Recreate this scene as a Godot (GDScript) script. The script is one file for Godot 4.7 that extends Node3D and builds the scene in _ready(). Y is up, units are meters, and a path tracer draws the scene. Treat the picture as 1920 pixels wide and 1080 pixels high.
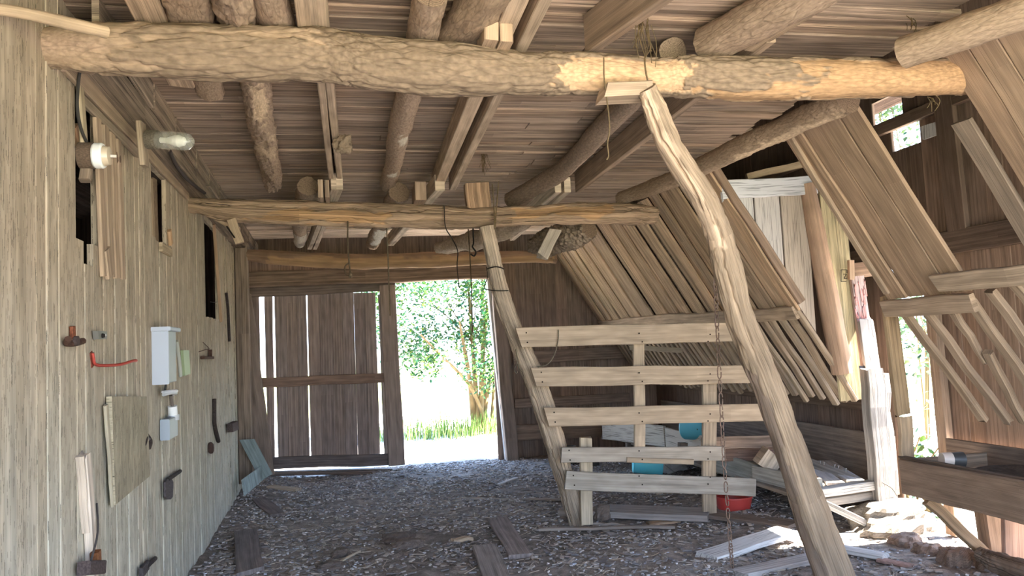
extends Node3D

const FPX := 1440.0
const CEIL := 2.82
const XO := 4.0
var eye := Vector3(0, 1.5, 0)
var cam_basis: Basis
var org := Vector3.ZERO
var rng := RandomNumberGenerator.new()
var lump := FastNoiseLite.new()
var plates := FastNoiseLite.new()
var fine := FastNoiseLite.new()
var M := {}


# ---------------------------------------------------------------- measuring: a photograph pixel's line of sight meets a plane of the barn
func sight(u: float, v: float) -> Vector3:
	return cam_basis * Vector3((u - 960.0) / FPX, (540.0 - v) / FPX, -1.0)

func P(u: float, v: float, d: float) -> Vector3:          # plane across the barn, d metres down the aisle
	var r := sight(u, v)
	return eye + r * (d / -r.z)

func PX(u: float, v: float, x: float) -> Vector3:
	var r := sight(u, v)
	return eye + r * (x / r.x)

func PY(u: float, v: float, y: float) -> Vector3:
	var r := sight(u, v)
	return eye + r * ((y - 1.5) / r.y)

func FL(u: float, v: float) -> Vector3:                   # on the dirt floor
	var p := PY(u, v, 0.05)
	for i in 4:
		p = PY(u, v, floor_height(p.x, p.z))
	return p

func wall_x(d: float) -> float:
	return -(0.90 + 0.033 * d)

func LW(u: float, v: float) -> Vector3:                   # on the left wall
	var r := sight(u, v)
	return eye + r * (0.9 / (-r.x + 0.033 * r.z))

func rack_x(y: float) -> float:
	return 2.6 + 0.62 * (2.65 - y)

func RK(u: float, v: float) -> Vector3:                   # on the sloping hay rack
	var r := sight(u, v)
	return eye + r * ((2.6 + 0.62 * 1.15) / (r.x + 0.62 * r.y))

func floor_height(x: float, z: float) -> float:
	var h := 0.035 + 0.035 * lump.get_noise_2d(x * 60.0, z * 60.0) + 0.016 * lump.get_noise_2d(x * 260.0 + 500.0, z * 260.0)
	h += 0.05 * smoothstep(0.7, 0.0, absf(x - wall_x(-z))) * smoothstep(-4.0, -6.0, z)
	h -= 0.04 * smoothstep(-9.0, -9.7, z)
	return h

func lin(r: float, g: float, b: float, k := 1.0) -> Color:   # a base colour given in 0..255 sRGB
	if r >= g and g >= b and r - b < 0.5 * r:             # weathered wood and earth: greyer than new wood
		var grey := (r + g + b) / 3.0
		r = lerpf(r, grey, 0.2)
		g = lerpf(g, grey, 0.2)
		b = lerpf(b, grey, 0.2)
	var c := Color(r / 255.0, g / 255.0, b / 255.0).srgb_to_linear()
	return Color(c.r * k, c.g * k, c.b * k)

func vary(c: Color, amount: float) -> Color:
	var k := 1.0 + rng.randf_range(-amount, amount)
	var w := rng.randf_range(-amount, amount) * 0.22
	return Color(c.r * k * (1.0 + w), c.g * k, c.b * k * (1.0 - w))


# ---------------------------------------------------------------- materials
func noise_bytes(w: int, h: int, sw: int, sh: int, freq: float, oct: int, sd: int, kind := FastNoiseLite.TYPE_SIMPLEX_SMOOTH) -> PackedByteArray:
	var n := FastNoiseLite.new()
	n.seed = sd
	n.noise_type = kind
	n.frequency = freq
	n.fractal_octaves = oct
	if kind == FastNoiseLite.TYPE_CELLULAR:
		n.cellular_return_type = FastNoiseLite.RETURN_DISTANCE2_SUB
		n.fractal_type = FastNoiseLite.FRACTAL_NONE
	var im := n.get_seamless_image(sw, sh, false, false, 0.2, true)
	im.resize(w, h, Image.INTERPOLATE_CUBIC)
	return im.get_data()

func mat(nm: String, colour: PackedByteArray, height: PackedByteArray, w: int, h: int, bump: float, sx: float, sy: float, rough: float, shared_albedo: ImageTexture = null) -> StandardMaterial3D:
	var m := StandardMaterial3D.new()
	m.resource_name = nm
	m.vertex_color_use_as_albedo = true
	m.roughness = rough
	m.metallic_specular = 0.25
	if not colour.is_empty():
		m.albedo_texture = ImageTexture.create_from_image(Image.create_from_data(w, h, false, Image.FORMAT_L8, colour))
	if not height.is_empty():
		var hi := Image.create_from_data(w, h, false, Image.FORMAT_L8, height)
		hi.convert(Image.FORMAT_RGBA8)
		hi.bump_map_to_normal_map(bump)
		m.normal_enabled = true
		m.normal_texture = ImageTexture.create_from_image(hi)
	m.uv1_scale = Vector3(1.0 / sx, 1.0 / sy, 1)
	return m

func wood(nm: String, sd: int, grain: float, crack: float, bump: float, rough := 0.9, flecks := 0) -> StandardMaterial3D:
	var w := 512
	var h := 1024
	var a := noise_bytes(w, h, 512, 9, 0.16, 3, sd)
	var b := noise_bytes(w, h, 96, 7, 0.09, 3, sd + 1)
	var c := noise_bytes(w, h, 96, 96, 0.05, 3, sd + 2)
	var e := noise_bytes(w, h, 512, 20, 0.3, 2, sd + 3)
	var col := PackedByteArray()
	var hei := PackedByteArray()
	col.resize(w * h)
	hei.resize(w * h)
	for i in w * h:
		var fa := a[i] / 255.0
		var fb := b[i] / 255.0
		var v := 0.85 + grain * (fa - 0.5) + grain * 0.9 * (fb - 0.5) + 0.16 * (c[i] / 255.0 - 0.5) + 0.1 * (e[i] / 255.0 - 0.5)
		var k := clampf((0.22 - fa) / 0.1, 0.0, 1.0) * crack
		v *= 1.0 - 0.6 * k
		col[i] = int(clampf(v, 0.05, 1.0) * 255.0)
		hei[i] = int(clampf(0.6 * fa + 0.3 * fb + 0.15 * e[i] / 255.0 - 0.5 * k, 0.0, 1.0) * 255.0)
	for i in flecks:                                       # short checks and worm holes along the grain
		var x := rng.randi() % w
		var y := rng.randi() % h
		var len := rng.randi_range(5, 42)
		for j in len:
			for k in rng.randi_range(2, 4):
				var at := ((y + j) % h) * w + (x + k) % w
				col[at] = int(col[at] * 0.62)
				hei[at] = int(hei[at] * 0.4)
	return mat(nm, col, hei, w, h, bump, 0.35, 1.5, rough)

func make_materials() -> void:
	M.wood = wood("weathered_wood", 11, 0.22, 0.3, 2.2)
	M.wall = wood("flecked_board", 21, 0.13, 0.0, 1.6, 0.9, 520)
	M.rough = wood("rough_sawn_wood", 31, 0.34, 0.6, 4.0)
	M.soft = wood("smooth_wood", 51, 0.16, 0.12, 1.4, 0.8)
	var w := 512
	var h := 512
	# bark: lengthwise fissures between plates
	var a := noise_bytes(w, h, 256, 110, 0.06, 1, 71, FastNoiseLite.TYPE_CELLULAR)
	var b := noise_bytes(w, h, 256, 256, 0.06, 4, 72)
	var col := PackedByteArray()
	var hei := PackedByteArray()
	col.resize(w * h)
	hei.resize(w * h)
	for i in w * h:
		var f := smoothstep(0.0, 0.22, a[i] / 255.0)
		var g := b[i] / 255.0
		col[i] = int(clampf(0.80 + 0.06 * f + 0.22 * (g - 0.5), 0.0, 1.0) * 255.0)
		hei[i] = int(clampf(0.55 * f + 0.45 * g, 0.0, 1.0) * 255.0)
	M.bark = mat("bark", col, hei, w, h, 2.5, 0.3, 0.6, 0.95)
	# dirt
	var d1 := noise_bytes(w, h, 512, 512, 0.02, 5, 81)
	var d2 := noise_bytes(w, h, 512, 512, 0.12, 3, 82)
	var dc := PackedByteArray()
	var dh := PackedByteArray()
	dc.resize(w * h)
	dh.resize(w * h)
	for i in w * h:
		var q := d1[i] / 255.0
		var g := d2[i] / 255.0
		dc[i] = int(clampf(0.72 + 0.3 * (q - 0.5) + 0.22 * (g - 0.5), 0.08, 1.0) * 255.0)
		dh[i] = int(clampf(0.4 * q + 0.6 * g, 0.0, 1.0) * 255.0)
	M.dirt = mat("trodden_dirt", dc, dh, w, h, 3.0, 1.1, 1.1, 1.0)
	M.stone = mat("fieldstone", dc, dh, w, h, 6.0, 0.5, 0.5, 0.9)
	M.field = mat("grassy_ground", dc, PackedByteArray(), w, h, 0.0, 2.5, 2.5, 1.0)
	# peeling whitewash and paint
	var pc := PackedByteArray()
	pc.resize(512 * 1024)
	var p1 := noise_bytes(512, 1024, 512, 60, 0.05, 4, 91)
	var p2 := noise_bytes(512, 1024, 512, 9, 0.2, 3, 92)
	for i in 512 * 1024:
		var q := p1[i] / 255.0
		var k := smoothstep(0.60, 0.70, q + 0.35 * (p2[i] / 255.0 - 0.5))
		pc[i] = int(clampf(0.93 - 0.26 * k + 0.1 * (p2[i] / 255.0 - 0.5), 0.0, 1.0) * 255.0)
	M.white = mat("worn_whitewash", pc, pc, 512, 1024, 1.2, 0.4, 1.5, 0.85)
	# cut end of a log: rings and radial checks
	var ec := PackedByteArray()
	ec.resize(256 * 256)
	for y in 256:
		for x in 256:
			var o := Vector2(x - 127.5, y - 127.5) / 128.0
			var rr := o.length() + 0.03 * lump.get_noise_2d(x * 2.0, y * 2.0)
			var chk := smoothstep(0.06, 0.0, absf(sin(o.angle() * 2.5 + 1.0))) * smoothstep(0.15, 0.5, rr)
			ec[y * 256 + x] = int(clampf(0.8 + 0.08 * sin(rr * 60.0) - 0.35 * chk + 0.1 * lump.get_noise_2d(x * 5.0, y * 5.0), 0.0, 1.0) * 255.0)
	M.endgrain = mat("end_grain", ec, ec, 256, 256, 3.0, 1.0, 1.0, 0.9)
	M.plain = plain("dull_finish", 0.85, 0.0)
	M.plastic = plain("worn_plastic", 0.45, 0.0)
	M.metal = plain("painted_metal", 0.5, 0.35)
	M.rust = mat("rusty_iron", dc, dh, w, h, 5.0, 0.15, 0.15, 0.85)
	M.rust.metallic = 0.3
	M.glaze = plain("porcelain", 0.25, 0.0)
	M.rope = mat("twine", p2, p2, 512, 1024, 3.0, 0.05, 0.05, 1.0)
	M.leaf = plain("leaf", 0.6, 0.0)
	M.leaf.backlight_enabled = true
	M.leaf.backlight = Color(0.35, 0.42, 0.12)
	M.leaf.cull_mode = BaseMaterial3D.CULL_DISABLED
	M.glass = StandardMaterial3D.new()
	M.glass.resource_name = "clear_glass"
	M.glass.albedo_color = Color(0.9, 0.92, 0.88, 0.16)
	M.glass.transparency = BaseMaterial3D.TRANSPARENCY_ALPHA
	M.glass.roughness = 0.05
	M.glass.metallic_specular = 0.6

func plain(nm: String, rough: float, metal: float) -> StandardMaterial3D:
	var m := StandardMaterial3D.new()
	m.resource_name = nm
	m.vertex_color_use_as_albedo = true
	m.roughness = rough
	m.metallic = metal
	return m


# ---------------------------------------------------------------- nodes
func meta(o: Node, label: String, category: String, group := "", kind := "") -> void:
	if label: o.set_meta("label", label)
	if category: o.set_meta("category", category)
	if group: o.set_meta("group", group)
	if kind: o.set_meta("kind", kind)

func numbered(called: String, parent: Node) -> String:
	if not parent.has_node(NodePath(called)):
		return called
	var i := 1
	while parent.has_node(NodePath("%s_%03d" % [called, i])):
		i += 1
	return "%s_%03d" % [called, i]

var counts := {}
func name_in(parent: Node, called: String) -> String:
	var key := "%d/%s" % [parent.get_instance_id(), called]
	var n: int = counts.get(key, 0)
	counts[key] = n + 1
	return called if n == 0 else "%s_%03d" % [called, n]

func thing(called: String, label: String, category: String, base: Vector3, group := "") -> Node3D:
	var o := Node3D.new()
	o.name = name_in(self, called)
	add_child(o, true)
	o.position = base
	org = base
	meta(o, label, category, group)
	return o

func setting(called: String, base := Vector3.ZERO) -> Node3D:
	var o := Node3D.new()
	o.name = called
	add_child(o, true)
	o.position = base
	org = base
	o.set_meta("kind", "structure")
	return o

func part(parent: Node3D, called: String, mesh: Mesh) -> MeshInstance3D:
	var o := MeshInstance3D.new()
	o.name = name_in(parent, called)
	o.mesh = mesh
	parent.add_child(o, true)
	return o

func solo(called: String, label: String, category: String, base: Vector3, build: Callable, group := "") -> MeshInstance3D:
	org = base
	var o := MeshInstance3D.new()
	o.name = name_in(self, called)
	o.mesh = build.call()
	o.position = base
	add_child(o, true)
	meta(o, label, category, group)
	return o


# ---------------------------------------------------------------- shapes
func tri(st: SurfaceTool, a: Vector3, b: Vector3, c: Vector3, n: Vector3, ua: Vector2, ub: Vector2, uc: Vector2, col: Color, tones := []) -> void:
	if (b - a).cross(c - a).dot(n) > 0.0:                 # front faces run clockwise
		var t := b
		b = c
		c = t
		var tu := ub
		ub = uc
		uc = tu
		if tones:
			tones = [tones[0], tones[2], tones[1]]
	for k in 3:
		st.set_normal(n)
		st.set_color(tones[k] if tones else col)
		st.set_uv([ua, ub, uc][k])
		st.add_vertex([a, b, c][k] - org)

func begin() -> SurfaceTool:
	var st := SurfaceTool.new()
	st.begin(Mesh.PRIMITIVE_TRIANGLES)
	return st

func done(st: SurfaceTool, m: Material, mesh: ArrayMesh = null) -> ArrayMesh:
	st.set_material(m)
	st.generate_tangents()
	return st.commit(mesh)

func plank_to(st: SurfaceTool, a: Vector3, b: Vector3, wide: Vector3, w: float, t: float, o := {}) -> void:
	# a board from a to b, w wide along «wide», t thick, with chamfered edges and a slightly uneven run
	var n: int = o.get("n", 2)
	var bow: float = o.get("bow", 0.004)
	var ew: float = o.get("ew", 0.03)
	var w1: float = o.get("w1", w)
	var col: Color = o.get("c", Color(0.3, 0.25, 0.2))
	var s0: float = o.get("s0", 0.0)
	var s1: float = o.get("s1", 0.0)
	var ragged: float = o.get("ragged", 0.0)
	var tones: Array = o.get("tones", [])        # a colour for each ring, where the board has weathered unevenly
	var D := (b - a).normalized()
	var L := (b - a).length()
	var W := (wide - D * wide.dot(D)).normalized()
	var T := D.cross(W)
	var ch: float = o.get("ch", minf(0.004, minf(t, w) * 0.22))
	var uo := Vector2(rng.randf(), rng.randf() * 3.0)
	var rings := []
	for k in n + 1:
		var f := float(k) / n
		var hw := lerpf(w, w1, f) * 0.5 * (1.0 + rng.randf_range(-ew, ew))
		var ht := t * 0.5
		var c := a + D * L * f
		if k > 0 and k < n:
			c += W * rng.randf_range(-bow, bow) + T * rng.randf_range(-bow, bow) * 0.7
		var sk := s0 if k == 0 else (s1 if k == n else 0.0)
		var rg := ragged if (k == 0 or k == n) else 0.0
		var ring := PackedVector3Array()
		for q in [Vector2(hw, -ht + ch), Vector2(hw, ht - ch), Vector2(hw - ch, ht), Vector2(-hw + ch, ht), Vector2(-hw, ht - ch), Vector2(-hw, -ht + ch), Vector2(-hw + ch, -ht), Vector2(hw - ch, -ht)]:
			ring.append(c + W * q.x + T * q.y + D * (sk * q.x + rg * rng.randf_range(-1.0, 1.0)))
		rings.append(ring)
	var per := PackedFloat32Array([0.0])
	for j in 8:
		per.append(per[j] + rings[0][j].distance_to(rings[0][(j + 1) % 8]))
	for k in n:
		var v0 := L * k / n
		var v1 := L * (k + 1) / n
		var ca: Color = tones[k] if tones else col
		var cb: Color = tones[k + 1] if tones else col
		for j in 8:
			var j2 := (j + 1) % 8
			var pa: Vector3 = rings[k][j]
			var pb: Vector3 = rings[k][j2]
			var pc: Vector3 = rings[k + 1][j2]
			var pd: Vector3 = rings[k + 1][j]
			var nn := (pb - pa).cross(pd - pa).normalized()
			tri(st, pa, pb, pc, nn, uo + Vector2(per[j], v0), uo + Vector2(per[j + 1], v0), uo + Vector2(per[j + 1], v1), col, [ca, ca, cb])
			tri(st, pa, pc, pd, nn, uo + Vector2(per[j], v0), uo + Vector2(per[j + 1], v1), uo + Vector2(per[j], v1), col, [ca, cb, cb])
	for e in 2:
		var r: PackedVector3Array = rings[0] if e == 0 else rings[n]
		var nn := -D if e == 0 else D
		for j in range(1, 7):
			tri(st, r[0], r[j], r[j + 1], nn, uo, uo + Vector2((r[j] - r[0]).dot(W), (r[j] - r[0]).dot(T)), uo + Vector2((r[j + 1] - r[0]).dot(W), (r[j + 1] - r[0]).dot(T)), col)

func plank(a: Vector3, b: Vector3, wide: Vector3, w: float, t: float, o := {}) -> ArrayMesh:
	var st := begin()
	plank_to(st, a, b, wide, w, t, o)
	return done(st, o.get("m", M.wood))

func spline(pts: Array, f: float) -> Vector3:
	var n := pts.size() - 1
	var x := clampf(f, 0.0, 1.0) * n
	var i := mini(int(x), n - 1)
	var p0: Vector3 = pts[maxi(i - 1, 0)] if i > 0 else pts[0] * 2.0 - pts[1]
	var p3: Vector3 = pts[i + 2] if i + 2 <= n else pts[n] * 2.0 - pts[n - 1]
	return (pts[i] as Vector3).cubic_interpolate(pts[i + 1], p0, p3, x - i)

func log_mesh(pts: Array, rad: Array, o := {}) -> ArrayMesh:
	# a swept trunk: lumps, bark plates, bare patches [t0, t1, angle0, angle1, colour], and cut ends
	var n: int = o.get("n", 60)
	var m: int = o.get("k", 24)
	var bark: float = o.get("bark", 0.005)
	var lumpy: float = o.get("lump", 0.07)
	var col: Color = o.get("c", lin(128, 104, 82))
	var patches: Array = o.get("patches", [])
	var up: Vector3 = o.get("up", Vector3.UP)
	var fa: float = o.get("fa", 16.0)
	var fc: float = o.get("fc", 42.0)
	var off := rng.randf() * 100.0
	var grooves: Array = o.get("grooves", [])
	var flat: float = o.get("flat", 0.0)                  # how much the underside is flattened
	var st := begin()
	var L := 0.0
	for i in pts.size() - 1:
		L += (pts[i + 1] - pts[i]).length()
	var grid := []
	var cols := []
	var cs := []
	for k in n + 1:
		var f := float(k) / n
		var c := spline(pts, f)
		var D := (spline(pts, minf(f + 0.01, 1.0)) - spline(pts, maxf(f - 0.01, 0.0))).normalized()
		var W := (up - D * up.dot(D)).normalized()
		var T := D.cross(W)
		var x := f * (rad.size() - 1)
		var ri := mini(int(x), rad.size() - 2)
		var r: float = lerpf(rad[ri], rad[ri + 1], smoothstep(0.0, 1.0, x - ri))
		var ring := PackedVector3Array()
		var rc := PackedColorArray()
		for j in m:
			var a := TAU * j / m
			var s := f * L
			var q := Vector3(s, cos(a) * r, sin(a) * r)
			var rr := r * (1.0 + lumpy * lump.get_noise_3d(q.x * 130.0 + off, q.y * 500.0, q.z * 500.0) + lumpy * 0.7 * lump.get_noise_3d(q.x * 420.0 + off, q.y * 900.0, q.z * 900.0))
			var bare := 0.0
			var cc := col
			for p in patches:
				var e: float = 0.05 * fine.get_noise_3d(q.x * 700.0 + off, q.y * 1500.0, q.z * 1500.0)
				var ang: float = 0.8 * fine.get_noise_3d(q.x * 300.0 + off + 40.0, q.y * 900.0, q.z * 900.0)
				var inside := smoothstep(-0.004, 0.004, minf(f - p[0], p[1] - f) + e) * smoothstep(-0.06, 0.06, minf(a - p[2], p[3] - a) + ang)
				if inside > bare:
					bare = inside
				cc = cc.lerp(p[4], inside)
			var pl := smoothstep(0.0, 0.28, plates.get_noise_3d(q.x * fa * 10.0 + off, q.y * fc * 10.0, q.z * fc * 10.0) + 1.0)
			rr += (pl - 0.7 + 0.6 * fine.get_noise_3d(q.x * 900.0, q.y * 1400.0 + off, q.z * 1400.0)) * bark * (1.0 - 0.92 * bare) - 0.9 * bark * bare
			if flat > 0.0 and cos(a) < -0.3:
				rr *= 1.0 - flat * smoothstep(-0.3, -1.0, cos(a))
			for gr in grooves:                            # checks: [t0, t1, angle, depth]
				if f > gr[0] and f < gr[1]:
					var ga: float = gr[2] + 0.5 * fine.get_noise_1d(s * 160.0 + off) + 0.12 * fine.get_noise_1d(s * 900.0 + off)
					var gd := absf(angle_difference(a, ga)) * r
					rr -= gr[3] * smoothstep(0.011, 0.002, gd) * smoothstep(0.0, 0.03, minf(f - gr[0], gr[1] - f))
			ring.append(c + (W * cos(a) + T * sin(a)) * rr)
			var tone := 1.0 + 0.10 * fine.get_noise_3d(q.x * 200.0, q.y * 800.0 + off, q.z * 800.0)
			rc.append(Color(cc.r * tone, cc.g * tone, cc.b * tone))
		grid.append(ring)
		cols.append(rc)
		cs.append(c)
	var circ: float = TAU * rad[0]
	var vo := rng.randf()
	for k in n + 1:
		for jj in m + 1:
			var j := jj % m
			var g: PackedVector3Array = grid[k]
			var du: Vector3 = grid[mini(k + 1, n)][j] - grid[maxi(k - 1, 0)][j]
			var dv: Vector3 = g[(j + 1) % m] - g[(j + m - 1) % m]
			st.set_normal(dv.cross(du).normalized())
			st.set_color(cols[k][j])
			st.set_uv(Vector2(circ * jj / m, vo + L * k / n))
			st.add_vertex(g[j] - org)
	for k in n:
		for j in m:
			var a := k * (m + 1) + j
			var b := a + m + 1
			for i in [a, b + 1, a + 1, a, b, b + 1]:
				st.add_index(i)
	var mesh := done(st, o.get("m", M.bark))
	var ec: Color = o.get("ec", lin(150, 122, 96))
	var st2 := begin()
	for e in 2:
		var k := 0 if e == 0 else n
		var nn: Vector3 = ((cs[0] - cs[1]) if e == 0 else (cs[n] - cs[n - 1])).normalized()
		var cc: Vector3 = cs[k]
		for j in m:
			var a := TAU * j / m
			var b := TAU * (j + 1) / m
			tri(st2, cc, grid[k][j], grid[k][(j + 1) % m], nn, Vector2(0.5, 0.5), Vector2(0.5 + 0.48 * cos(a), 0.5 + 0.48 * sin(a)), Vector2(0.5 + 0.48 * cos(b), 0.5 + 0.48 * sin(b)), ec)
	return done(st2, M.endgrain, mesh)

func tube_to(st: SurfaceTool, pts: Array, r: float, k := 6, col := Color(0.3, 0.25, 0.2), n := 0, closed := false, r1 := -1.0) -> void:
	if n == 0:
		n = (pts.size() - 1) * 4
	var rings := []
	var W := Vector3.ZERO
	for i in n + 1:
		var f := float(i) / n
		var c := spline(pts, f)
		var D := (spline(pts, minf(f + 0.01, 1.0)) - spline(pts, maxf(f - 0.01, 0.0))).normalized()
		if W == Vector3.ZERO:
			W = D.cross(Vector3(0.31, 0.52, 0.79)).normalized()
		W = (W - D * W.dot(D)).normalized()
		var T := D.cross(W)
		var rr := r if r1 < 0.0 else lerpf(r, r1, f)
		var ring := []
		for j in k:
			var a := TAU * j / k
			ring.append([c + (W * cos(a) + T * sin(a)) * rr, W * cos(a) + T * sin(a)])
		rings.append(ring)
	for i in n:
		for j in k:
			var j2 := (j + 1) % k
			var q := [rings[i][j], rings[i][j2], rings[i + 1][j2], rings[i + 1][j]]
			var u := [Vector2(float(j) / k, i), Vector2(float(j + 1) / k, i), Vector2(float(j + 1) / k, i + 1), Vector2(float(j) / k, i + 1)]
			for t in [0, 2, 1, 0, 3, 2]:
				st.set_normal(q[t][1])
				st.set_color(col)
				st.set_uv(u[t] * 0.03)
				st.add_vertex(q[t][0] - org)
	if not closed:
		for e in [0, n]:
			var nn: Vector3 = (spline(pts, 0.0) - spline(pts, 0.02)) if e == 0 else (spline(pts, 1.0) - spline(pts, 0.98))
			for j in range(1, k - 1):
				tri(st, rings[e][0][0], rings[e][j][0], rings[e][j + 1][0], nn.normalized(), Vector2.ZERO, Vector2.ZERO, Vector2.ZERO, col)

func tube(pts: Array, r: float, col: Color, m: Material = null, k := 6, n := 0, closed := false, r1 := -1.0) -> ArrayMesh:
	var st := begin()
	tube_to(st, pts, r, k, col, n, closed, r1)
	return done(st, m if m else M.rope)

func lathe(base: Vector3, axis: Vector3, prof: Array, col: Color, m: Material, k := 28) -> ArrayMesh:
	# prof: Vector2(radius, height along the axis); smooth shading within a run, sharp where a point is repeated
	var st := begin()
	var D := axis.normalized()
	var W := D.cross(Vector3(0.3, 0.2, 0.9)).normalized()
	var T := D.cross(W)
	for i in prof.size() - 1:
		var p: Vector2 = prof[i]
		var q: Vector2 = prof[i + 1]
		if p.is_equal_approx(q):
			continue
		var e := (q - p).normalized()
		for j in k:
			var v := []
			for g in [[p, j], [p, j + 1], [q, j + 1], [q, j]]:
				var a: float = TAU * g[1] / k
				var o := W * cos(a) + T * sin(a)
				v.append([base + o * g[0].x + D * g[0].y, (o * e.y - D * e.x).normalized(), Vector2(float(g[1]) / k, g[0].y)])
			for t in [0, 2, 1, 0, 3, 2]:
				st.set_normal(v[t][1])
				st.set_color(col)
				st.set_uv(v[t][2])
				st.add_vertex(v[t][0] - org)
	return done(st, m)

func rock(c: Vector3, size: Vector3, col: Color, m: Material, amp := 0.18, seg := 36) -> ArrayMesh:
	var st := begin()
	var off := rng.randf() * 300.0
	var g := []
	for i in seg / 2 + 1:
		var row := []
		for j in seg + 1:
			var th := PI * i / (seg / 2.0)
			var ph := TAU * (j % seg) / seg
			var d := Vector3(sin(th) * cos(ph), cos(th), sin(th) * sin(ph))
			var r := 1.0 + amp * lump.get_noise_3d(d.x * 90.0 + off, d.y * 90.0, d.z * 90.0) * 2.0 + amp * 0.5 * lump.get_noise_3d(d.x * 260.0 + off, d.y * 260.0, d.z * 260.0)
			var p := Vector3(signf(d.x) * pow(absf(d.x), 0.85), signf(d.y) * pow(absf(d.y), 0.85), signf(d.z) * pow(absf(d.z), 0.85)) * r
			row.append(c + p * size * 0.5)
		g.append(row)
	for i in seg / 2:
		for j in seg:
			var a: Vector3 = g[i][j]
			var b: Vector3 = g[i][j + 1]
			var cc: Vector3 = g[i + 1][j + 1]
			var d: Vector3 = g[i + 1][j]
			var mid := (a + b + cc + d) * 0.25 - c
			var u := Vector2(float(j) / seg, float(i) / seg) * 0.8
			for t in [[a, b, cc], [a, cc, d]]:
				var nn: Vector3 = (t[1] - t[0]).cross(t[2] - t[0])
				if nn.length() < 1e-9:
					continue
				nn = nn.normalized()
				if nn.dot(mid) < 0.0:
					nn = -nn
				tri(st, t[0], t[1], t[2], nn, u, u + Vector2(0.04, 0), u + Vector2(0.04, 0.08), col)
	return done(st, m)

func prism(poly: Array, push: Vector3, col: Color, m: Material) -> ArrayMesh:
	# a flat outline (points in one plane, convex or nearly so) given the thickness «push»
	var st := begin()
	var n := poly.size()
	var nn: Vector3 = (poly[1] - poly[0]).cross(poly[2] - poly[0]).normalized()
	if nn.dot(push) > 0.0:
		nn = -nn
	var ex: Vector3 = (poly[1] - poly[0]).normalized()
	var ey := nn.cross(ex)
	var c := Vector3.ZERO
	for p in poly:
		c += p / n
	for side in 2:
		var s: Vector3 = push * side
		for j in n:
			var a: Vector3 = poly[j]
			var b: Vector3 = poly[(j + 1) % n]
			var uv := func(p: Vector3) -> Vector2: return Vector2((p - c).dot(ex), (p - c).dot(ey))
			tri(st, c + s, a + s, b + s, nn if side == 0 else -nn, Vector2.ZERO, uv.call(a), uv.call(b), col)
	for j in n:
		var a: Vector3 = poly[j]
		var b: Vector3 = poly[(j + 1) % n]
		var sn := (b - a).cross(push).normalized()
		if sn.dot((a + b) * 0.5 - c) < 0.0:
			sn = -sn
		tri(st, a, b, b + push, sn, Vector2.ZERO, Vector2(a.distance_to(b), 0), Vector2(a.distance_to(b), push.length()), col)
		tri(st, a, b + push, a + push, sn, Vector2.ZERO, Vector2(a.distance_to(b), push.length()), Vector2(0, push.length()), col)
	return done(st, m)

func scatter(parent: Node, called: String, mesh: Mesh, xf: Array, cols: Array) -> MultiMeshInstance3D:
	var mm := MultiMesh.new()
	mm.transform_format = MultiMesh.TRANSFORM_3D
	mm.use_colors = true
	mm.mesh = mesh
	mm.instance_count = xf.size()
	for i in xf.size():
		mm.set_instance_transform(i, xf[i])
		mm.set_instance_color(i, cols[i])
	var o := MultiMeshInstance3D.new()
	o.name = name_in(parent, called)
	o.multimesh = mm
	o.set_meta("kind", "stuff")
	parent.add_child(o, true)
	return o


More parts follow.
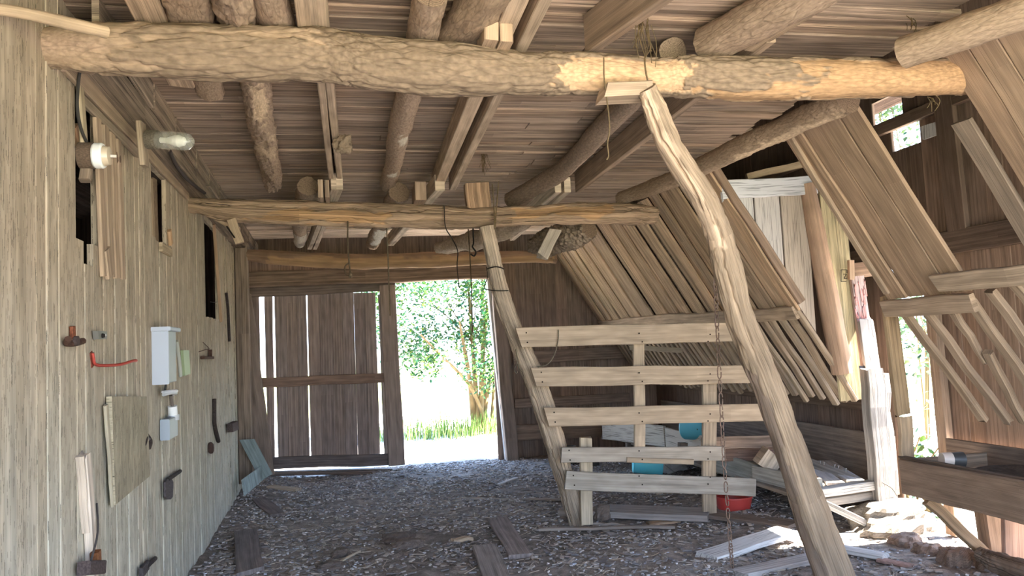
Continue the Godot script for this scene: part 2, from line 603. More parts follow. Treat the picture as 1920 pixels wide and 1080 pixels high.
func _ready() -> void:
	rng.seed = 4
	# ------------------------------------------------------------ camera
	var vp := Vector2(660, 655)                           # where the aisle's lines meet
	var roll := 0.047
	var axis := Vector3((vp.x - 960.0) / FPX, (540.0 - vp.y) / FPX, -1.0).normalized()
	var up := Vector3(1, roll, 0).cross(-axis).normalized()
	if up.y < 0.0:
		up = -up
	var right := axis.cross(up).normalized()
	cam_basis = Basis(right, up, -axis).transposed()
	var cam := Camera3D.new()
	cam.name = "camera"
	cam.fov = rad_to_deg(2.0 * atan(540.0 / FPX))
	cam.near = 0.05
	cam.far = 300.0
	cam.transform = Transform3D(cam_basis, eye)
	add_child(cam)
	cam.current = true
	# ------------------------------------------------------------ sky, sun, exposure
	var env := Environment.new()
	var sky := Sky.new()
	var sm := ProceduralSkyMaterial.new()
	sm.sky_top_color = Color(0.6, 0.75, 0.97)
	sm.sky_horizon_color = Color(0.85, 0.92, 1.0)
	sm.ground_horizon_color = Color(0.8, 0.8, 0.76)
	sm.ground_bottom_color = Color(0.5, 0.48, 0.42)
	sm.sky_curve = 0.2
	sky.sky_material = sm
	env.background_mode = Environment.BG_SKY
	env.sky = sky
	env.background_energy_multiplier = 1.2
	env.tonemap_mode = Environment.TONE_MAPPER_LINEAR
	env.tonemap_exposure = 9.8
	env.sdfgi_enabled = true
	env.ssao_enabled = true
	env.ssil_enabled = true
	var we := WorldEnvironment.new()
	we.name = "world"
	we.environment = env
	add_child(we)
	var sun := DirectionalLight3D.new()
	sun.name = "sun"
	sun.light_color = Color(1.0, 0.96, 0.91)
	sun.light_energy = 5.0
	sun.light_angular_distance = 0.6
	sun.shadow_enabled = true
	add_child(sun)
	sun.look_at_from_position(Vector3(0.55, 0.83, 0.03) * 30.0, Vector3.ZERO, Vector3.UP)

	lump.seed = 3
	lump.noise_type = FastNoiseLite.TYPE_SIMPLEX_SMOOTH
	lump.frequency = 0.01
	lump.fractal_octaves = 2
	fine.seed = 9
	fine.noise_type = FastNoiseLite.TYPE_SIMPLEX_SMOOTH
	fine.frequency = 0.01
	fine.fractal_octaves = 3
	plates.seed = 5
	plates.noise_type = FastNoiseLite.TYPE_CELLULAR
	plates.cellular_return_type = FastNoiseLite.RETURN_DISTANCE2_SUB
	plates.frequency = 0.1
	plates.fractal_type = FastNoiseLite.FRACTAL_NONE
	make_materials()

	build_ground()
	build_shell()
	build_left_wall()
	build_far_wall()
	build_outer_wall()
	build_ceiling()
	build_beams()
	build_joists()
	build_racks()
	build_partition()
	build_fence()
	build_troughs()
	build_left_wall_items()
	build_floor_items()
	build_hanging()
	build_outdoors()


# ================================================================ the setting
func build_ground() -> void:
	# trodden dirt inside the barn, uneven and higher against the left wall
	org = Vector3.ZERO
	var st := begin()
	var x0 := -1.5
	var z0 := 0.85
	var s := 0.03
	var nx := 188
	var nz := 360
	var hs := PackedFloat32Array()
	for j in nz + 1:
		for i in nx + 1:
			var x := x0 + i * s
			var z := z0 - j * s
			var y := floor_height(x, z) + 0.006 * fine.get_noise_2d(x * 1500.0, z * 1500.0)
			hs.append(y)
	for j in nz + 1:
		for i in nx + 1:
			var x := x0 + i * s
			var z := z0 - j * s
			var dx := hs[j * (nx + 1) + mini(i + 1, nx)] - hs[j * (nx + 1) + maxi(i - 1, 0)]
			var dz := hs[mini(j + 1, nz) * (nx + 1) + i] - hs[maxi(j - 1, 0) * (nx + 1) + i]
			st.set_normal(Vector3(-dx, 2.0 * s, dz).normalized())
			var q := lump.get_noise_2d(x * 40.0, z * 40.0 + 900.0)
			var c := lin(176, 163, 152).lerp(lin(146, 134, 124), clampf(0.5 + q, 0.0, 1.0))
			st.set_color(Color(c.r * 1.5, c.g * 1.5, c.b * 1.5))
			st.set_uv(Vector2(x, z))
			st.add_vertex(Vector3(x, hs[j * (nx + 1) + i], z))
	for j in nz:
		for i in nx:
			var a := j * (nx + 1) + i
			for k in [a, a + nx + 2, a + 1, a, a + nx + 1, a + nx + 2]:
				st.add_index(k)
	var f := MeshInstance3D.new()
	f.name = "floor"
	f.mesh = done(st, M.dirt)
	add_child(f)
	f.set_meta("kind", "structure")
	meta(f, "dark trodden dirt floor littered with straw and chips", "floor")
	# the field round the barn
	st = begin()
	var g := 60
	for j in g + 1:
		for i in g + 1:
			var x := (i - g / 2) * 1.6
			var z := (j - g / 2) * 1.6 - 8.0
			var inside := x > -3.0 and x < 3.9 and z > -9.6 and z < 0.3
			st.set_normal(Vector3.UP)
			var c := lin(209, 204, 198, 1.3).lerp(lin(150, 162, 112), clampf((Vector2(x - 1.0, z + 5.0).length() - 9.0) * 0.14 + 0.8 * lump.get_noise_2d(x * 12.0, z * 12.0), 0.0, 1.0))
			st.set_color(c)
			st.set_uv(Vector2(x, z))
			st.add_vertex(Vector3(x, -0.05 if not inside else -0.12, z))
	for j in g:
		for i in g:
			var a := j * (g + 1) + i
			for k in [a, a + g + 2, a + g + 1, a, a + 1, a + g + 2]:
				st.add_index(k)
	var o := MeshInstance3D.new()
	o.name = "ground"
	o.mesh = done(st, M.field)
	add_child(o)
	o.set_meta("kind", "structure")
	meta(o, "sunlit grassy ground outside the barn", "ground")

func slab(parent: Node3D, called: String, lo: Vector3, hi: Vector3, c: Color, m: Material) -> void:
	# an upright or level box-like piece between two corners
	var s := hi - lo
	var mid := (lo + hi) * 0.5
	part(parent, called, plank(Vector3(mid.x, lo.y, mid.z), Vector3(mid.x, hi.y, mid.z), Vector3.RIGHT, s.x, s.z, {"n": 1, "c": c, "m": m, "bow": 0.0, "ew": 0.0}))

func build_shell() -> void:
	# the parts of the barn that close it against the sky: roof, gables, and the side room behind the left wall
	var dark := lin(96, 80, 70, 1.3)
	var r := setting("roof")
	for e in [[Vector3(-3.7, 2.96, 0), Vector3(1.45, 5.38, 0)], [Vector3(1.4, 5.37, 0), Vector3(4.6, 3.37, 0)]]:
		var mid: Vector3 = (e[0] + e[1]) * 0.5
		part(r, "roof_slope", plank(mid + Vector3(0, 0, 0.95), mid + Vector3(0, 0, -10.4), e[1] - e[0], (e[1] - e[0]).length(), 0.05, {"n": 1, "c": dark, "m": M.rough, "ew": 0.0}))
	var s := setting("wall_side_room")
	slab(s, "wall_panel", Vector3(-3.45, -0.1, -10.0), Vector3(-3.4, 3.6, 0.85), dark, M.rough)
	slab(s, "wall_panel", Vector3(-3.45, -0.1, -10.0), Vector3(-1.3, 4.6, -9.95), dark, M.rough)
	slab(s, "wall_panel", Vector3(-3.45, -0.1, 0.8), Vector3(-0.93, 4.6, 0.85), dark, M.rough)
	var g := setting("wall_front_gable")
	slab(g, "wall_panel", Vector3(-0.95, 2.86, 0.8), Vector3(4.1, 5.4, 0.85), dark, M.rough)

func build_left_wall() -> void:
	var w := setting("wall_left", Vector3(-1.05, 0, -5.5))
	meta(w, "weathered grey brown wall of narrow upright boards on the left", "wall")
	var holes := [[3.19, 3.42, 1.97, 2.58], [4.42, 4.85, 2.16, 2.56], [6.38, 7.08, 1.80, 2.58]]
	var tan := Vector3(-0.033, 0, -1).normalized()
	var base := lin(170, 150, 124, 1.4)
	var d := -0.8
	while d < 9.78:
		var pw := rng.randf_range(0.078, 0.112)
		var mid := d + pw * 0.5
		var top := CEIL + 0.02 if mid < 3.3 else 2.64
		var spans := [[-0.06, top]]
		for h in holes:
			if mid > h[0] and mid < h[1]:
				spans = [[-0.06, h[2] + rng.randf_range(-0.02, 0.02)], [h[3], top]]
		if mid > 3.28 and mid < 3.36:
			spans[0][1] = 1.88
		var proud := rng.randf_range(-0.004, 0.004)
		if mid > 7.4:
			proud = rng.randf_range(-0.012, 0.012)
		var c := vary(base, 0.07)
		for s in spans:
			if s[1] - s[0] < 0.05:
				continue
			var a := Vector3(wall_x(mid) - 0.0125 + proud, s[0], -mid)
			var b := Vector3(wall_x(mid) - 0.0125 + proud, s[1], -mid)
			var tones := []
			for k in 4:                                    # bleached and mossy grey towards the ground
				var y := lerpf(a.y, b.y, k / 3.0)
				tones.append(c.lerp(vary(lin(186, 186, 170, 1.45), 0.06), smoothstep(2.0, 0.3, y) * rng.randf_range(0.6, 1.0)))
			part(w, "board", plank(a, b, tan, pw - rng.randf_range(0.0005, 0.003), 0.024, {"n": 3, "c": c, "tones": tones, "m": M.wall, "bow": 0.002, "ew": 0.01, "ch": 0.002}))
		d += pw
	# wall plate and the boards above it, up to the ceiling
	var t := setting("trim_1", Vector3(-1.0, 2.6, -5.5))
	var at := func(dd: float, x: float, y: float) -> Vector3: return Vector3(wall_x(dd) + x, y, -dd)
	part(t, "wall_plate", plank(at.call(2.97, 0.05, 2.665), at.call(9.7, 0.05, 2.665), Vector3.UP, 0.09, 0.12, {"n": 12, "c": lin(140, 120, 98, 1.3), "m": M.rough, "ch": 0.006, "bow": 0.003}))
	part(t, "trim_board", plank(at.call(2.97, 0.012, 2.585), at.call(5.55, 0.012, 2.61), Vector3.UP, 0.075, 0.022, {"n": 6, "c": lin(168, 142, 112, 1.35), "m": M.soft}))
	part(t, "trim_board", plank(at.call(3.15, 0.012, 2.512), at.call(4.1, 0.012, 2.53), Vector3.UP, 0.04, 0.02, {"n": 3, "c": lin(150, 130, 106, 1.35)}))
	var dd := 2.95
	while dd < 9.6:
		var l := rng.randf_range(0.5, 1.1)
		part(t, "upper_board", plank(at.call(dd, 0.125, 2.77), at.call(dd + l - 0.01, 0.12, 2.77), Vector3.UP, 0.135, 0.025, {"n": 2, "c": vary(lin(150, 128, 104, 1.3), 0.1), "m": M.rough}))
		dd += l

func hole_planks(w: Node3D, d: float, x0: float, x1: float, y0: float, y1: float, base: Color, m: Material, holes: Array, wmin := 0.11, wmax := 0.19) -> void:
	# upright boards across the barn at depth d, broken round the holes [x0, x1, y0, y1]
	var x := x0
	while x < x1 - 0.02:
		var pw := minf(rng.randf_range(wmin, wmax), x1 - x)
		var mid := x + pw * 0.5
		var cuts := []
		for h in holes:
			if mid > h[0] and mid < h[1]:
				cuts.append([h[2], h[3]])
		cuts.sort()
		var lo := y0
		var c := vary(base, 0.14)
		var z := -d - 0.012 * (int(x * 100.0) % 2) - rng.randf_range(0.0, 0.004)
		cuts.append([y1, y1])
		for q in cuts:
			if q[0] - lo > 0.03:
				part(w, "board", plank(Vector3(mid, lo, z), Vector3(mid, q[0], z), Vector3.RIGHT, pw + 0.008, 0.025, {"n": 2, "c": c, "m": m, "bow": 0.001, "ew": 0.002}))
			lo = maxf(lo, q[1])
		x += pw

func build_far_wall() -> void:
	var w := setting("wall_far", Vector3(1.3, 0, -9.85))
	meta(w, "dark plank wall at the far end of the barn", "wall")
	var base := lin(150, 124, 106, 1.3)
	var hs := [[-1.10, 1.80, -1.0, 2.36]]
	var h1 := P(460, 505, 9.85)
	hs.append([h1.x, h1.x + 0.075, h1.y - 0.08, h1.y])
	hole_planks(w, 9.85, -1.32, 0.55, -0.1, 5.6, base, M.wood, hs, 0.12, 0.2)
	hole_planks(w, 9.85, 0.55, 1.87, -0.1, 5.6, base, M.wood, [[0.5, 1.80, -1.0, 2.36]], 0.12, 0.2)
	hole_planks(w, 9.85, 1.80, 4.05, -0.1, 5.6, base, M.wood, [], 0.12, 0.2)
	var girt := lin(150, 126, 108, 1.25)
	var g1 := [P(962, 672, 9.72), P(1175, 660, 9.72)]
	part(w, "girt", plank(g1[0], g1[1], Vector3.UP, 0.16, 0.05, {"n": 3, "c": girt}))
	var g2 := [P(965, 757, 9.72), P(1180, 745, 9.72)]
	part(w, "girt", plank(g2[0], g2[1], Vector3.UP, 0.12, 0.05, {"n": 3, "c": girt}))
	var g3 := [P(962, 812, 9.74), P(1130, 805, 9.74)]
	part(w, "girt", plank(g3[0], g3[1], Vector3.UP, 0.2, 0.04, {"n": 3, "c": vary(girt, 0.1)}))
	# the closed leaf: upright boards with daylight between them, on three rails
	var door := setting("door_1", Vector3(-0.3, 0, -9.74))
	meta(door, "closed barn door leaf of upright boards with light shining through the gaps", "door")
	var dc := lin(154, 132, 120, 1.3)
	# [left edge, right edge, gap to the right] in the photograph at the top rail
	var leaf := [[452, 486, 1], [495, 511, 1], [515, 536, 0], [536, 556, 0], [556, 574, 1], [577, 599, 0], [599, 622, 0], [622, 641, 0], [641, 663, 1], [664, 684, 0], [684, 704, 1]]
	for i in leaf.size():
		var q: Array = leaf[i]
		var a := P(q[0], 555, 9.76)
		var b := P(q[1], 555, 9.76)
		var lo := P((q[0] + q[1]) * 0.5 + 12.0, 862, 9.76)
		var mid := (a.x + b.x) * 0.5
		var z := -9.76 - 0.014 * (i % 2)
		var wide := b.x - a.x + (0.012 if q[2] == 0 else 0.0)
		part(door, "board", plank(Vector3(mid - 0.01, lo.y, z), Vector3(mid, a.y + 0.04, z), Vector3.RIGHT, wide - (0.02 if i in [1, 2] else 0.0), 0.022, {"n": 3, "c": vary(dc, 0.12), "bow": 0.002, "ew": 0.004, "w1": wide}))
	var rc := lin(132, 112, 100, 1.25)
	part(door, "rail", plank(P(456, 548, 9.7), P(741, 536, 9.7), Vector3.UP, 0.13, 0.05, {"n": 5, "c": rc, "bow": 0.008}))
	part(door, "rail", plank(P(484, 718, 9.7), P(722, 708, 9.7), Vector3.UP, 0.115, 0.045, {"n": 4, "c": lin(150, 118, 98, 1.25), "bow": 0.005}))
	part(door, "rail", plank(P(500, 869, 9.7), P(728, 861, 9.7), Vector3.UP, 0.14, 0.05, {"n": 4, "c": lin(118, 104, 98, 1.25), "bow": 0.006}))
	part(door, "edge_strip", plank(P(713, 552, 9.72), P(725, 850, 9.72), Vector3.RIGHT, 0.06, 0.03, {"n": 3, "c": lin(176, 162, 150, 1.25)}))
	# door posts, header
	var tr := setting("trim_2", Vector3(0.6, 0, -9.6))
	part(tr, "door_post", plank(P(726, 535, 9.64), P(744, 872, 9.64), Vector3.RIGHT, 0.2, 0.09, {"n": 4, "c": lin(158, 136, 122, 1.25), "ch": 0.008}))
	part(tr, "door_post", plank(P(932, 520, 9.68), P(962, 874, 9.68), Vector3.RIGHT, 0.16, 0.09, {"n": 5, "c": lin(150, 128, 112, 1.25), "ch": 0.008, "bow": 0.012}))
	part(tr, "door_jamb", plank(P(914, 520, 9.8), P(950, 873, 9.8), Vector3.RIGHT, 0.035, 0.12, {"n": 4, "c": lin(196, 190, 184, 1.2)}))
	part(tr, "door_header", plank(P(450, 526, 9.62), P(918, 509, 9.62), Vector3.UP, 0.19, 0.14, {"n": 8, "c": lin(148, 120, 98, 1.25), "m": M.rough, "bow": 0.008, "ch": 0.012}))
	part(tr, "sill", plank(P(500, 888, 9.7), P(735, 882, 9.7), Vector3.UP, 0.05, 0.12, {"n": 3, "c": lin(120, 106, 98, 1.25)}))

func build_outer_wall() -> void:
	# the outside wall beyond the racks, with a narrow doorway
	var w := setting("wall_right", Vector3(XO, 0, -5))
	meta(w, "dark outer plank wall beyond the hay racks", "wall")
	var base := lin(120, 96, 80, 1.3)
	var hole1 := [PX(1640, 192, XO), PX(1677, 230, XO)]
	var hole2 := [PX(1658, 250, XO), PX(1691, 279, XO)]
	var d := -0.8
	while d < 9.85:
		var pw := rng.randf_range(0.13, 0.2)
		if d < 4.66 and d + pw > 4.5:
			pw = 4.66 - d
		if d < 5.14 and d + pw > 5.05:
			pw = 5.14 - d
		var mid := d + pw * 0.5
		var cuts := []
		if mid > 4.66 and mid < 5.14:
			cuts.append([-1.0, 1.97])
		elif mid > 3.4 and mid < 4.66:
			cuts.append([-1.0, 0.68])
		if mid < -hole1[0].z + 0.02 and mid > -hole1[1].z - 0.12:
			cuts.append([hole1[1].y, hole1[0].y])
		if mid < -hole2[0].z + 0.02 and mid > -hole2[1].z - 0.12:
			cuts.append([hole2[1].y, hole2[0].y])
		cuts.sort()
		cuts.append([3.9, 3.9])
		var lo := -0.05
		var c := vary(base if mid > 4.66 else base.lerp(lin(180, 144, 116, 1.3), 0.45), 0.14)
		for q in cuts:
			if q[0] - lo > 0.03:
				part(w, "board", plank(Vector3(XO + 0.015 + rng.randf_range(0.0, 0.008), lo, -mid), Vector3(XO + 0.015, q[0], -mid), Vector3(0, 0, -1), pw + 0.004, 0.025, {"n": 2, "c": c, "m": M.wood, "ew": 0.002, "bow": 0.001}))
			lo = maxf(lo, q[1])
		d += pw
	var gc := lin(124, 100, 82, 1.25)
	for g in [[2.03, 0.16, -0.75, 4.62], [2.97, 0.09, -0.75, 9.8], [2.03, 0.14, 5.2, 9.8], [0.9, 0.14, 5.25, 9.8]]:
		part(w, "girt", plank(Vector3(XO - 0.025, g[0], -g[2]), Vector3(XO - 0.025, g[0], -g[3]), Vector3.UP, g[1], 0.045, {"n": 4, "c": vary(gc, 0.08), "m": M.wood}))
	part(w, "stud", plank(Vector3(XO - 0.03, 2.1, -4.35), Vector3(XO - 0.03, 3.2, -4.38), Vector3(0, 0, 1), 0.16, 0.04, {"n": 2, "c": gc}))
	part(w, "door_lintel", plank(Vector3(XO - 0.03, 1.98, -4.6), Vector3(XO - 0.03, 1.98, -5.2), Vector3.UP, 0.14, 0.06, {"n": 2, "c": gc}))
	part(w, "door_stud", plank(Vector3(XO - 0.03, 0.05, -4.62), Vector3(XO - 0.03, 1.95, -4.64), Vector3(0, 0, 1), 0.09, 0.06, {"n": 3, "c": lin(168, 138, 112, 1.25)}))
	var sq := [PX(1724, 238, XO - 0.05), PX(1768, 224, XO - 0.05), PX(1770, 248, XO - 0.05), PX(1730, 262, XO - 0.05)]
	part(w, "light_board", prism(sq, Vector3(0.02, 0, 0), lin(215, 210, 205, 1.1), M.white))

func build_ceiling() -> void:
	var w := setting("ceiling", Vector3(0.7, CEIL, -4.5))
	meta(w, "low ceiling of rough brown boards laid across the joists", "ceiling")
	var base := lin(164, 136, 112, 1.35)
	var d := -0.8
	while d < 9.15:
		var pw := rng.randf_range(0.085, 0.15)
		var xr := 2.62 + rng.randf_range(-0.05, 0.05)
		var c := vary(base, 0.16)
		if d > 5.7:  # brighter far bay: light from the doorway put into the board colour
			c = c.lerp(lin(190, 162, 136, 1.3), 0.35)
		if d > 8.0:  # newer looking boards, with the doorway light painted in as a paler tone
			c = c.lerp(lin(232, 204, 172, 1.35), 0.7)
		var tilt := rng.randf_range(-0.1, 0.1)
		var y := CEIL + 0.014 + rng.randf_range(0.0, 0.008)
		var cut := rng.randf_range(0.2, 1.8)
		var wd := Vector3(0, sin(tilt), -cos(tilt))
		var z := -(d + pw * 0.5)
		var xl := wall_x(d) - 0.02
		for seg in [[xl, cut], [cut + 0.005, xr]]:
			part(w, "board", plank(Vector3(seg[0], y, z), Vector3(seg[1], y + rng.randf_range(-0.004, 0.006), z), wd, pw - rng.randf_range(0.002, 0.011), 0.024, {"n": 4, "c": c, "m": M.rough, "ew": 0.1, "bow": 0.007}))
		d += pw
	# the loft boards above keep the gaps dark
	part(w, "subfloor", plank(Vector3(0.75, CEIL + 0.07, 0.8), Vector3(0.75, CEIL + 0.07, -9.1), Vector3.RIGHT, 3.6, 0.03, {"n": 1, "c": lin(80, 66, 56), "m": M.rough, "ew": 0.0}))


# ================================================================ beams and posts
func px_log(rows: Array, d0: float, d1: float, o: Dictionary) -> ArrayMesh:
	# a log through photograph points [u, v, half width], at depths running from d0 to d1
	var pts := []
	var rad := []
	for i in rows.size():
		var d := lerpf(d0, d1, float(i) / (rows.size() - 1))
		if rows[i].size() > 3:
			d = rows[i][3]
		pts.append(P(rows[i][0], rows[i][1], d))
		rad.append(rows[i][2] * d / FPX)
	return log_mesh(pts, rad, o)

func build_beams() -> void:
	var tan := lin(182, 150, 118, 1.1)
	var orange := lin(228, 180, 132, 1.0)
	var peel := lin(204, 156, 108, 1.0)
	solo("log_beam", "nearest thick bark covered log beam spanning the full width with a bare orange patch", "beam", P(950, 130, 2.86), func() -> ArrayMesh:
		return px_log([[76, 88, 36], [200, 90, 45], [420, 99, 49], [600, 104, 49], [700, 117, 49], [850, 130, 51], [1000, 138, 42], [1100, 138, 42], [1230, 143, 38], [1300, 145, 44], [1440, 150, 46], [1600, 148, 43], [1725, 146, 42], [1812, 146, 39]], 2.86, 2.86,
			{"n": 620, "k": 84, "bark": 0.008, "lump": 0.05, "c": lin(158, 131, 104, 0.98), "ec": tan, "fa": 6.0, "fc": 30.0, "patches": [[0.50, 0.668, 1.15, 2.55, orange], [0.79, 1.05, 0.8, 3.6, peel], [0.70, 0.80, 2.3, 3.6, peel], [-0.05, 0.10, 0.4, 3.0, tan], [0.10, 0.22, 1.0, 1.45, tan]]}))
	solo("log_beam", "second log beam from the front, smooth and cracked lengthwise, carried by the crooked post", "beam", P(800, 410, 5.7), func() -> ArrayMesh:
		return px_log([[350, 383, 13], [450, 396, 21], [600, 400, 23], [700, 404, 24], [800, 406, 23], [900, 408, 21], [1000, 404, 19], [1100, 401, 22], [1180, 401, 22], [1230, 403, 17]], 5.7, 5.7,
			{"n": 300, "k": 110, "grooves": [[0.0, 0.46, 1.35, 0.02], [0.4, 0.75, 2.2, 0.014], [0.55, 0.98, 1.5, 0.02], [0.1, 0.4, 2.3, 0.01]], "bark": 0.007, "lump": 0.12, "m": M.rough, "up": Vector3.UP, "c": lin(164, 134, 106, 1.25), "ec": tan, "fa": 5.0, "fc": 30.0, "patches": [[0.14, 0.36, 1.6, 2.6, peel], [0.62, 0.84, 1.0, 1.9, peel]]}))
	solo("log_beam", "thin far log beam with peeled orange underside just in front of the doorway wall", "beam", P(740, 490, 8.5), func() -> ArrayMesh:
		return px_log([[440, 476, 9], [520, 483, 13], [620, 489, 14], [700, 490, 15], [800, 488, 15], [900, 484, 13], [1000, 482, 12], [1042, 484, 11]], 8.5, 8.5,
			{"n": 160, "k": 28, "bark": 0.004, "lump": 0.12, "m": M.soft, "c": lin(150, 116, 90, 1.3), "patches": [[0.1, 0.97, 1.3, 3.6, peel]]}))
	solo("log_post", "tall leaning peeled log post in the right foreground reaching up to the front beam", "post", FL(1562, 1088), func() -> ArrayMesh:
		return px_log([[1212, 165, 22, 2.72], [1232, 215, 25, 2.76], [1262, 285, 26, 2.84], [1318, 372, 26, 2.95], [1345, 430, 26, 3.0], [1365, 510, 28, 3.1], [1392, 610, 28, 3.25], [1425, 690, 31, 3.4], [1462, 790, 31, 3.55], [1492, 880, 34, 3.7], [1528, 985, 36, 3.82], [1572, 1105, 39, 3.95]], 2.7, 4.0,
			{"n": 300, "k": 90, "grooves": [[0.02, 0.3, 1.0, 0.012], [0.1, 0.42, 2.0, 0.01], [0.3, 0.6, 0.6, 0.008], [0.5, 0.95, 1.9, 0.012]], "bark": 0.004, "lump": 0.13, "m": M.wood, "up": Vector3(0, 0, 1), "fa": 4.0, "fc": 40.0, "c": lin(176, 148, 118, 1.1), "ec": tan, "patches": [[0.0, 0.4, 0.3, 2.0, lin(200, 168, 136, 1.2)], [0.62, 1.1, 1.0, 5.0, lin(162, 136, 114, 1.2)]]}))
	solo("log_post", "crooked grey log post at the left end of the board fence", "post", FL(1082, 972), func() -> ArrayMesh:
		return px_log([[912, 425, 15, 5.62], [926, 490, 15, 5.62], [940, 555, 17, 5.62], [962, 615, 17, 5.65], [990, 680, 19, 5.7], [1012, 740, 20, 5.75], [1036, 815, 20, 5.82], [1052, 875, 19, 5.86], [1070, 930, 19, 5.9], [1084, 982, 18, 5.95]], 5.6, 6.0,
			{"n": 200, "k": 60, "grooves": [[0.02, 0.6, 1.6, 0.012], [0.5, 1.0, 0.9, 0.014]], "bark": 0.004, "lump": 0.15, "m": M.rough, "up": Vector3(0, 0, 1), "c": lin(186, 162, 136, 1.3)}))
	solo("post_block", "short squared post piece standing on the second beam under the ceiling boards", "block", P(896, 388, 5.72), func() -> ArrayMesh:
		return plank(P(893, 345, 5.72), P(898, 396, 5.72), Vector3.RIGHT, 0.185, 0.1, {"n": 3, "c": lin(172, 136, 104, 1.3), "m": M.rough, "ch": 0.01}))
	solo("cleat", "sawn wood cleat nailed under the bare patch of the front beam", "cleat", P(1170, 185, 2.8), func() -> ArrayMesh:
		return plank(P(1128, 176, 2.77), P(1214, 172, 2.77), Vector3.UP, 0.055, 0.12, {"n": 2, "c": lin(186, 156, 126, 1.3), "s0": 0.4, "ch": 0.006}))
	solo("pole", "pale peeled pole crossing the top left corner in front of the wall", "pole", P(100, 42, 2.6), func() -> ArrayMesh:
		return px_log([[-60, 10, 10, 2.35], [40, 24, 11, 2.42], [120, 42, 12, 2.5], [199, 60, 11, 2.6]], 2.4, 2.6, {"n": 60, "k": 18, "bark": 0.001, "lump": 0.05, "m": M.soft, "c": lin(196, 164, 128, 1.0), "ec": lin(190, 154, 114, 1.0)}))
	var br := thing("wall_bracket", "stubby board bracket under the left end of the second beam", "bracket", P(430, 420, 5.7))
	part(br, "board", plank(P(392, 398, 5.75), P(446, 432, 5.75), Vector3.UP, 0.05, 0.05, {"n": 3, "c": lin(182, 154, 122, 1.3)}))
	part(br, "board", plank(P(434, 412, 5.6), P(450, 456, 5.6), Vector3.RIGHT, 0.06, 0.05, {"n": 2, "c": lin(176, 148, 116, 1.3)}))
	part(br, "peg", tube([P(425, 424, 5.55), P(440, 446, 5.55)], 0.006, lin(60, 48, 42), M.rust))
	solo("hanging_board", "short grey board end hanging down beside the lump under the second beam", "board", P(1025, 480, 5.62), func() -> ArrayMesh:
		return plank(P(1042, 430, 5.62), P(1017, 482, 5.55), Vector3(0.9, 0.4, 0), 0.09, 0.022, {"n": 2, "c": lin(190, 172, 150, 1.2), "ragged": 0.02}))
	solo("mud_nest", "rough lump of dried mud and bark stuck under the second beam near the hay rack", "nest", P(1065, 470, 6.1), func() -> ArrayMesh:
		return px_log([[1000, 462, 13, 6.9], [1035, 452, 24, 6.4], [1072, 442, 27, 6.05], [1105, 428, 20, 5.85]], 6.9, 5.85, {"n": 80, "k": 40, "bark": 0.02, "lump": 0.25, "fa": 26.0, "fc": 26.0, "c": lin(150, 128, 106, 1.3)}))
	solo("mud_nest", "small round mud nest on the side of the twin board joist near the ceiling", "nest", P(645, 275, 4.2), func() -> ArrayMesh:
		return rock(P(643, 272, 4.3), Vector3(0.1, 0.1, 0.12), lin(178, 152, 122, 1.2), M.stone, 0.25))


# ================================================================ joists
func on_y(u: float, v: float, y: float) -> Vector3:
	return PY(u, v, y)

func run(u1: float, v1: float, u2: float, v2: float, y: float, d0: float, d1: float) -> Array:
	# the level line seen through two photograph points, cut to the depths d0..d1
	var a := PY(u1, v1, y)
	var b := PY(u2, v2, y)
	var t0 := (d0 + a.z) / (a.z - b.z)
	var t1 := (d1 + a.z) / (a.z - b.z)
	return [a + (b - a) * t0, a + (b - a) * t1]

func log_joist(label: String, u1: float, v1: float, u2: float, v2: float, d0: float, d1: float, r: float, o := {}) -> void:
	var dy: float = o.get("y", CEIL - r * 1.08 - 0.004)
	var l := run(u1, v1, u2, v2, dy, d0, d1)
	var pts := []
	var rad := []
	var sway: float = o.get("sway", 0.015)
	for i in 6:
		var f := i / 5.0
		pts.append(l[0].lerp(l[1], f) + Vector3(rng.randf_range(-sway, sway), rng.randf_range(-sway, 0.0) * 0.5, 0))
		rad.append(r * lerpf(1.05, 0.92, f) * rng.randf_range(0.95, 1.05))
	var oo := {"n": 130, "k": 30, "bark": 0.006, "lump": 0.12, "c": lin(164, 136, 110, 1.35), "fa": 14.0, "fc": 34.0}
	oo.merge(o, true)
	solo("log_joist", label, "joist", l[0], func() -> ArrayMesh: return log_mesh(pts, rad, oo), "log joists under the ceiling")

func board_joist(called: String, label: String, boards: Array, y: float, d0: float, d1: float, h: float, o := {}) -> void:
	# upright boards [u1, v1, u2, v2, thickness] seen along their undersides
	var first := run(boards[0][0], boards[0][1], boards[0][2], boards[0][3], y, d0, d1)
	var t := thing(called, label, "joist", first[0], "board joists under the ceiling")
	for b in boards:
		var l := run(b[0], b[1], b[2], b[3], y, d0, d1)
		var e: float = b[5] if b.size() > 5 else 0.0
		var a: Vector3 = l[0] + Vector3(0, h * 0.5, e)
		part(t, "board", plank(a, l[1] + Vector3(0, h * 0.5 - 0.002, e * 0.5), Vector3.UP, h, b[4], {"n": 6, "c": vary(o.get("c", lin(186, 158, 128, 1.35)), 0.07), "m": o.get("m", M.wood), "bow": 0.004, "ch": 0.004}))

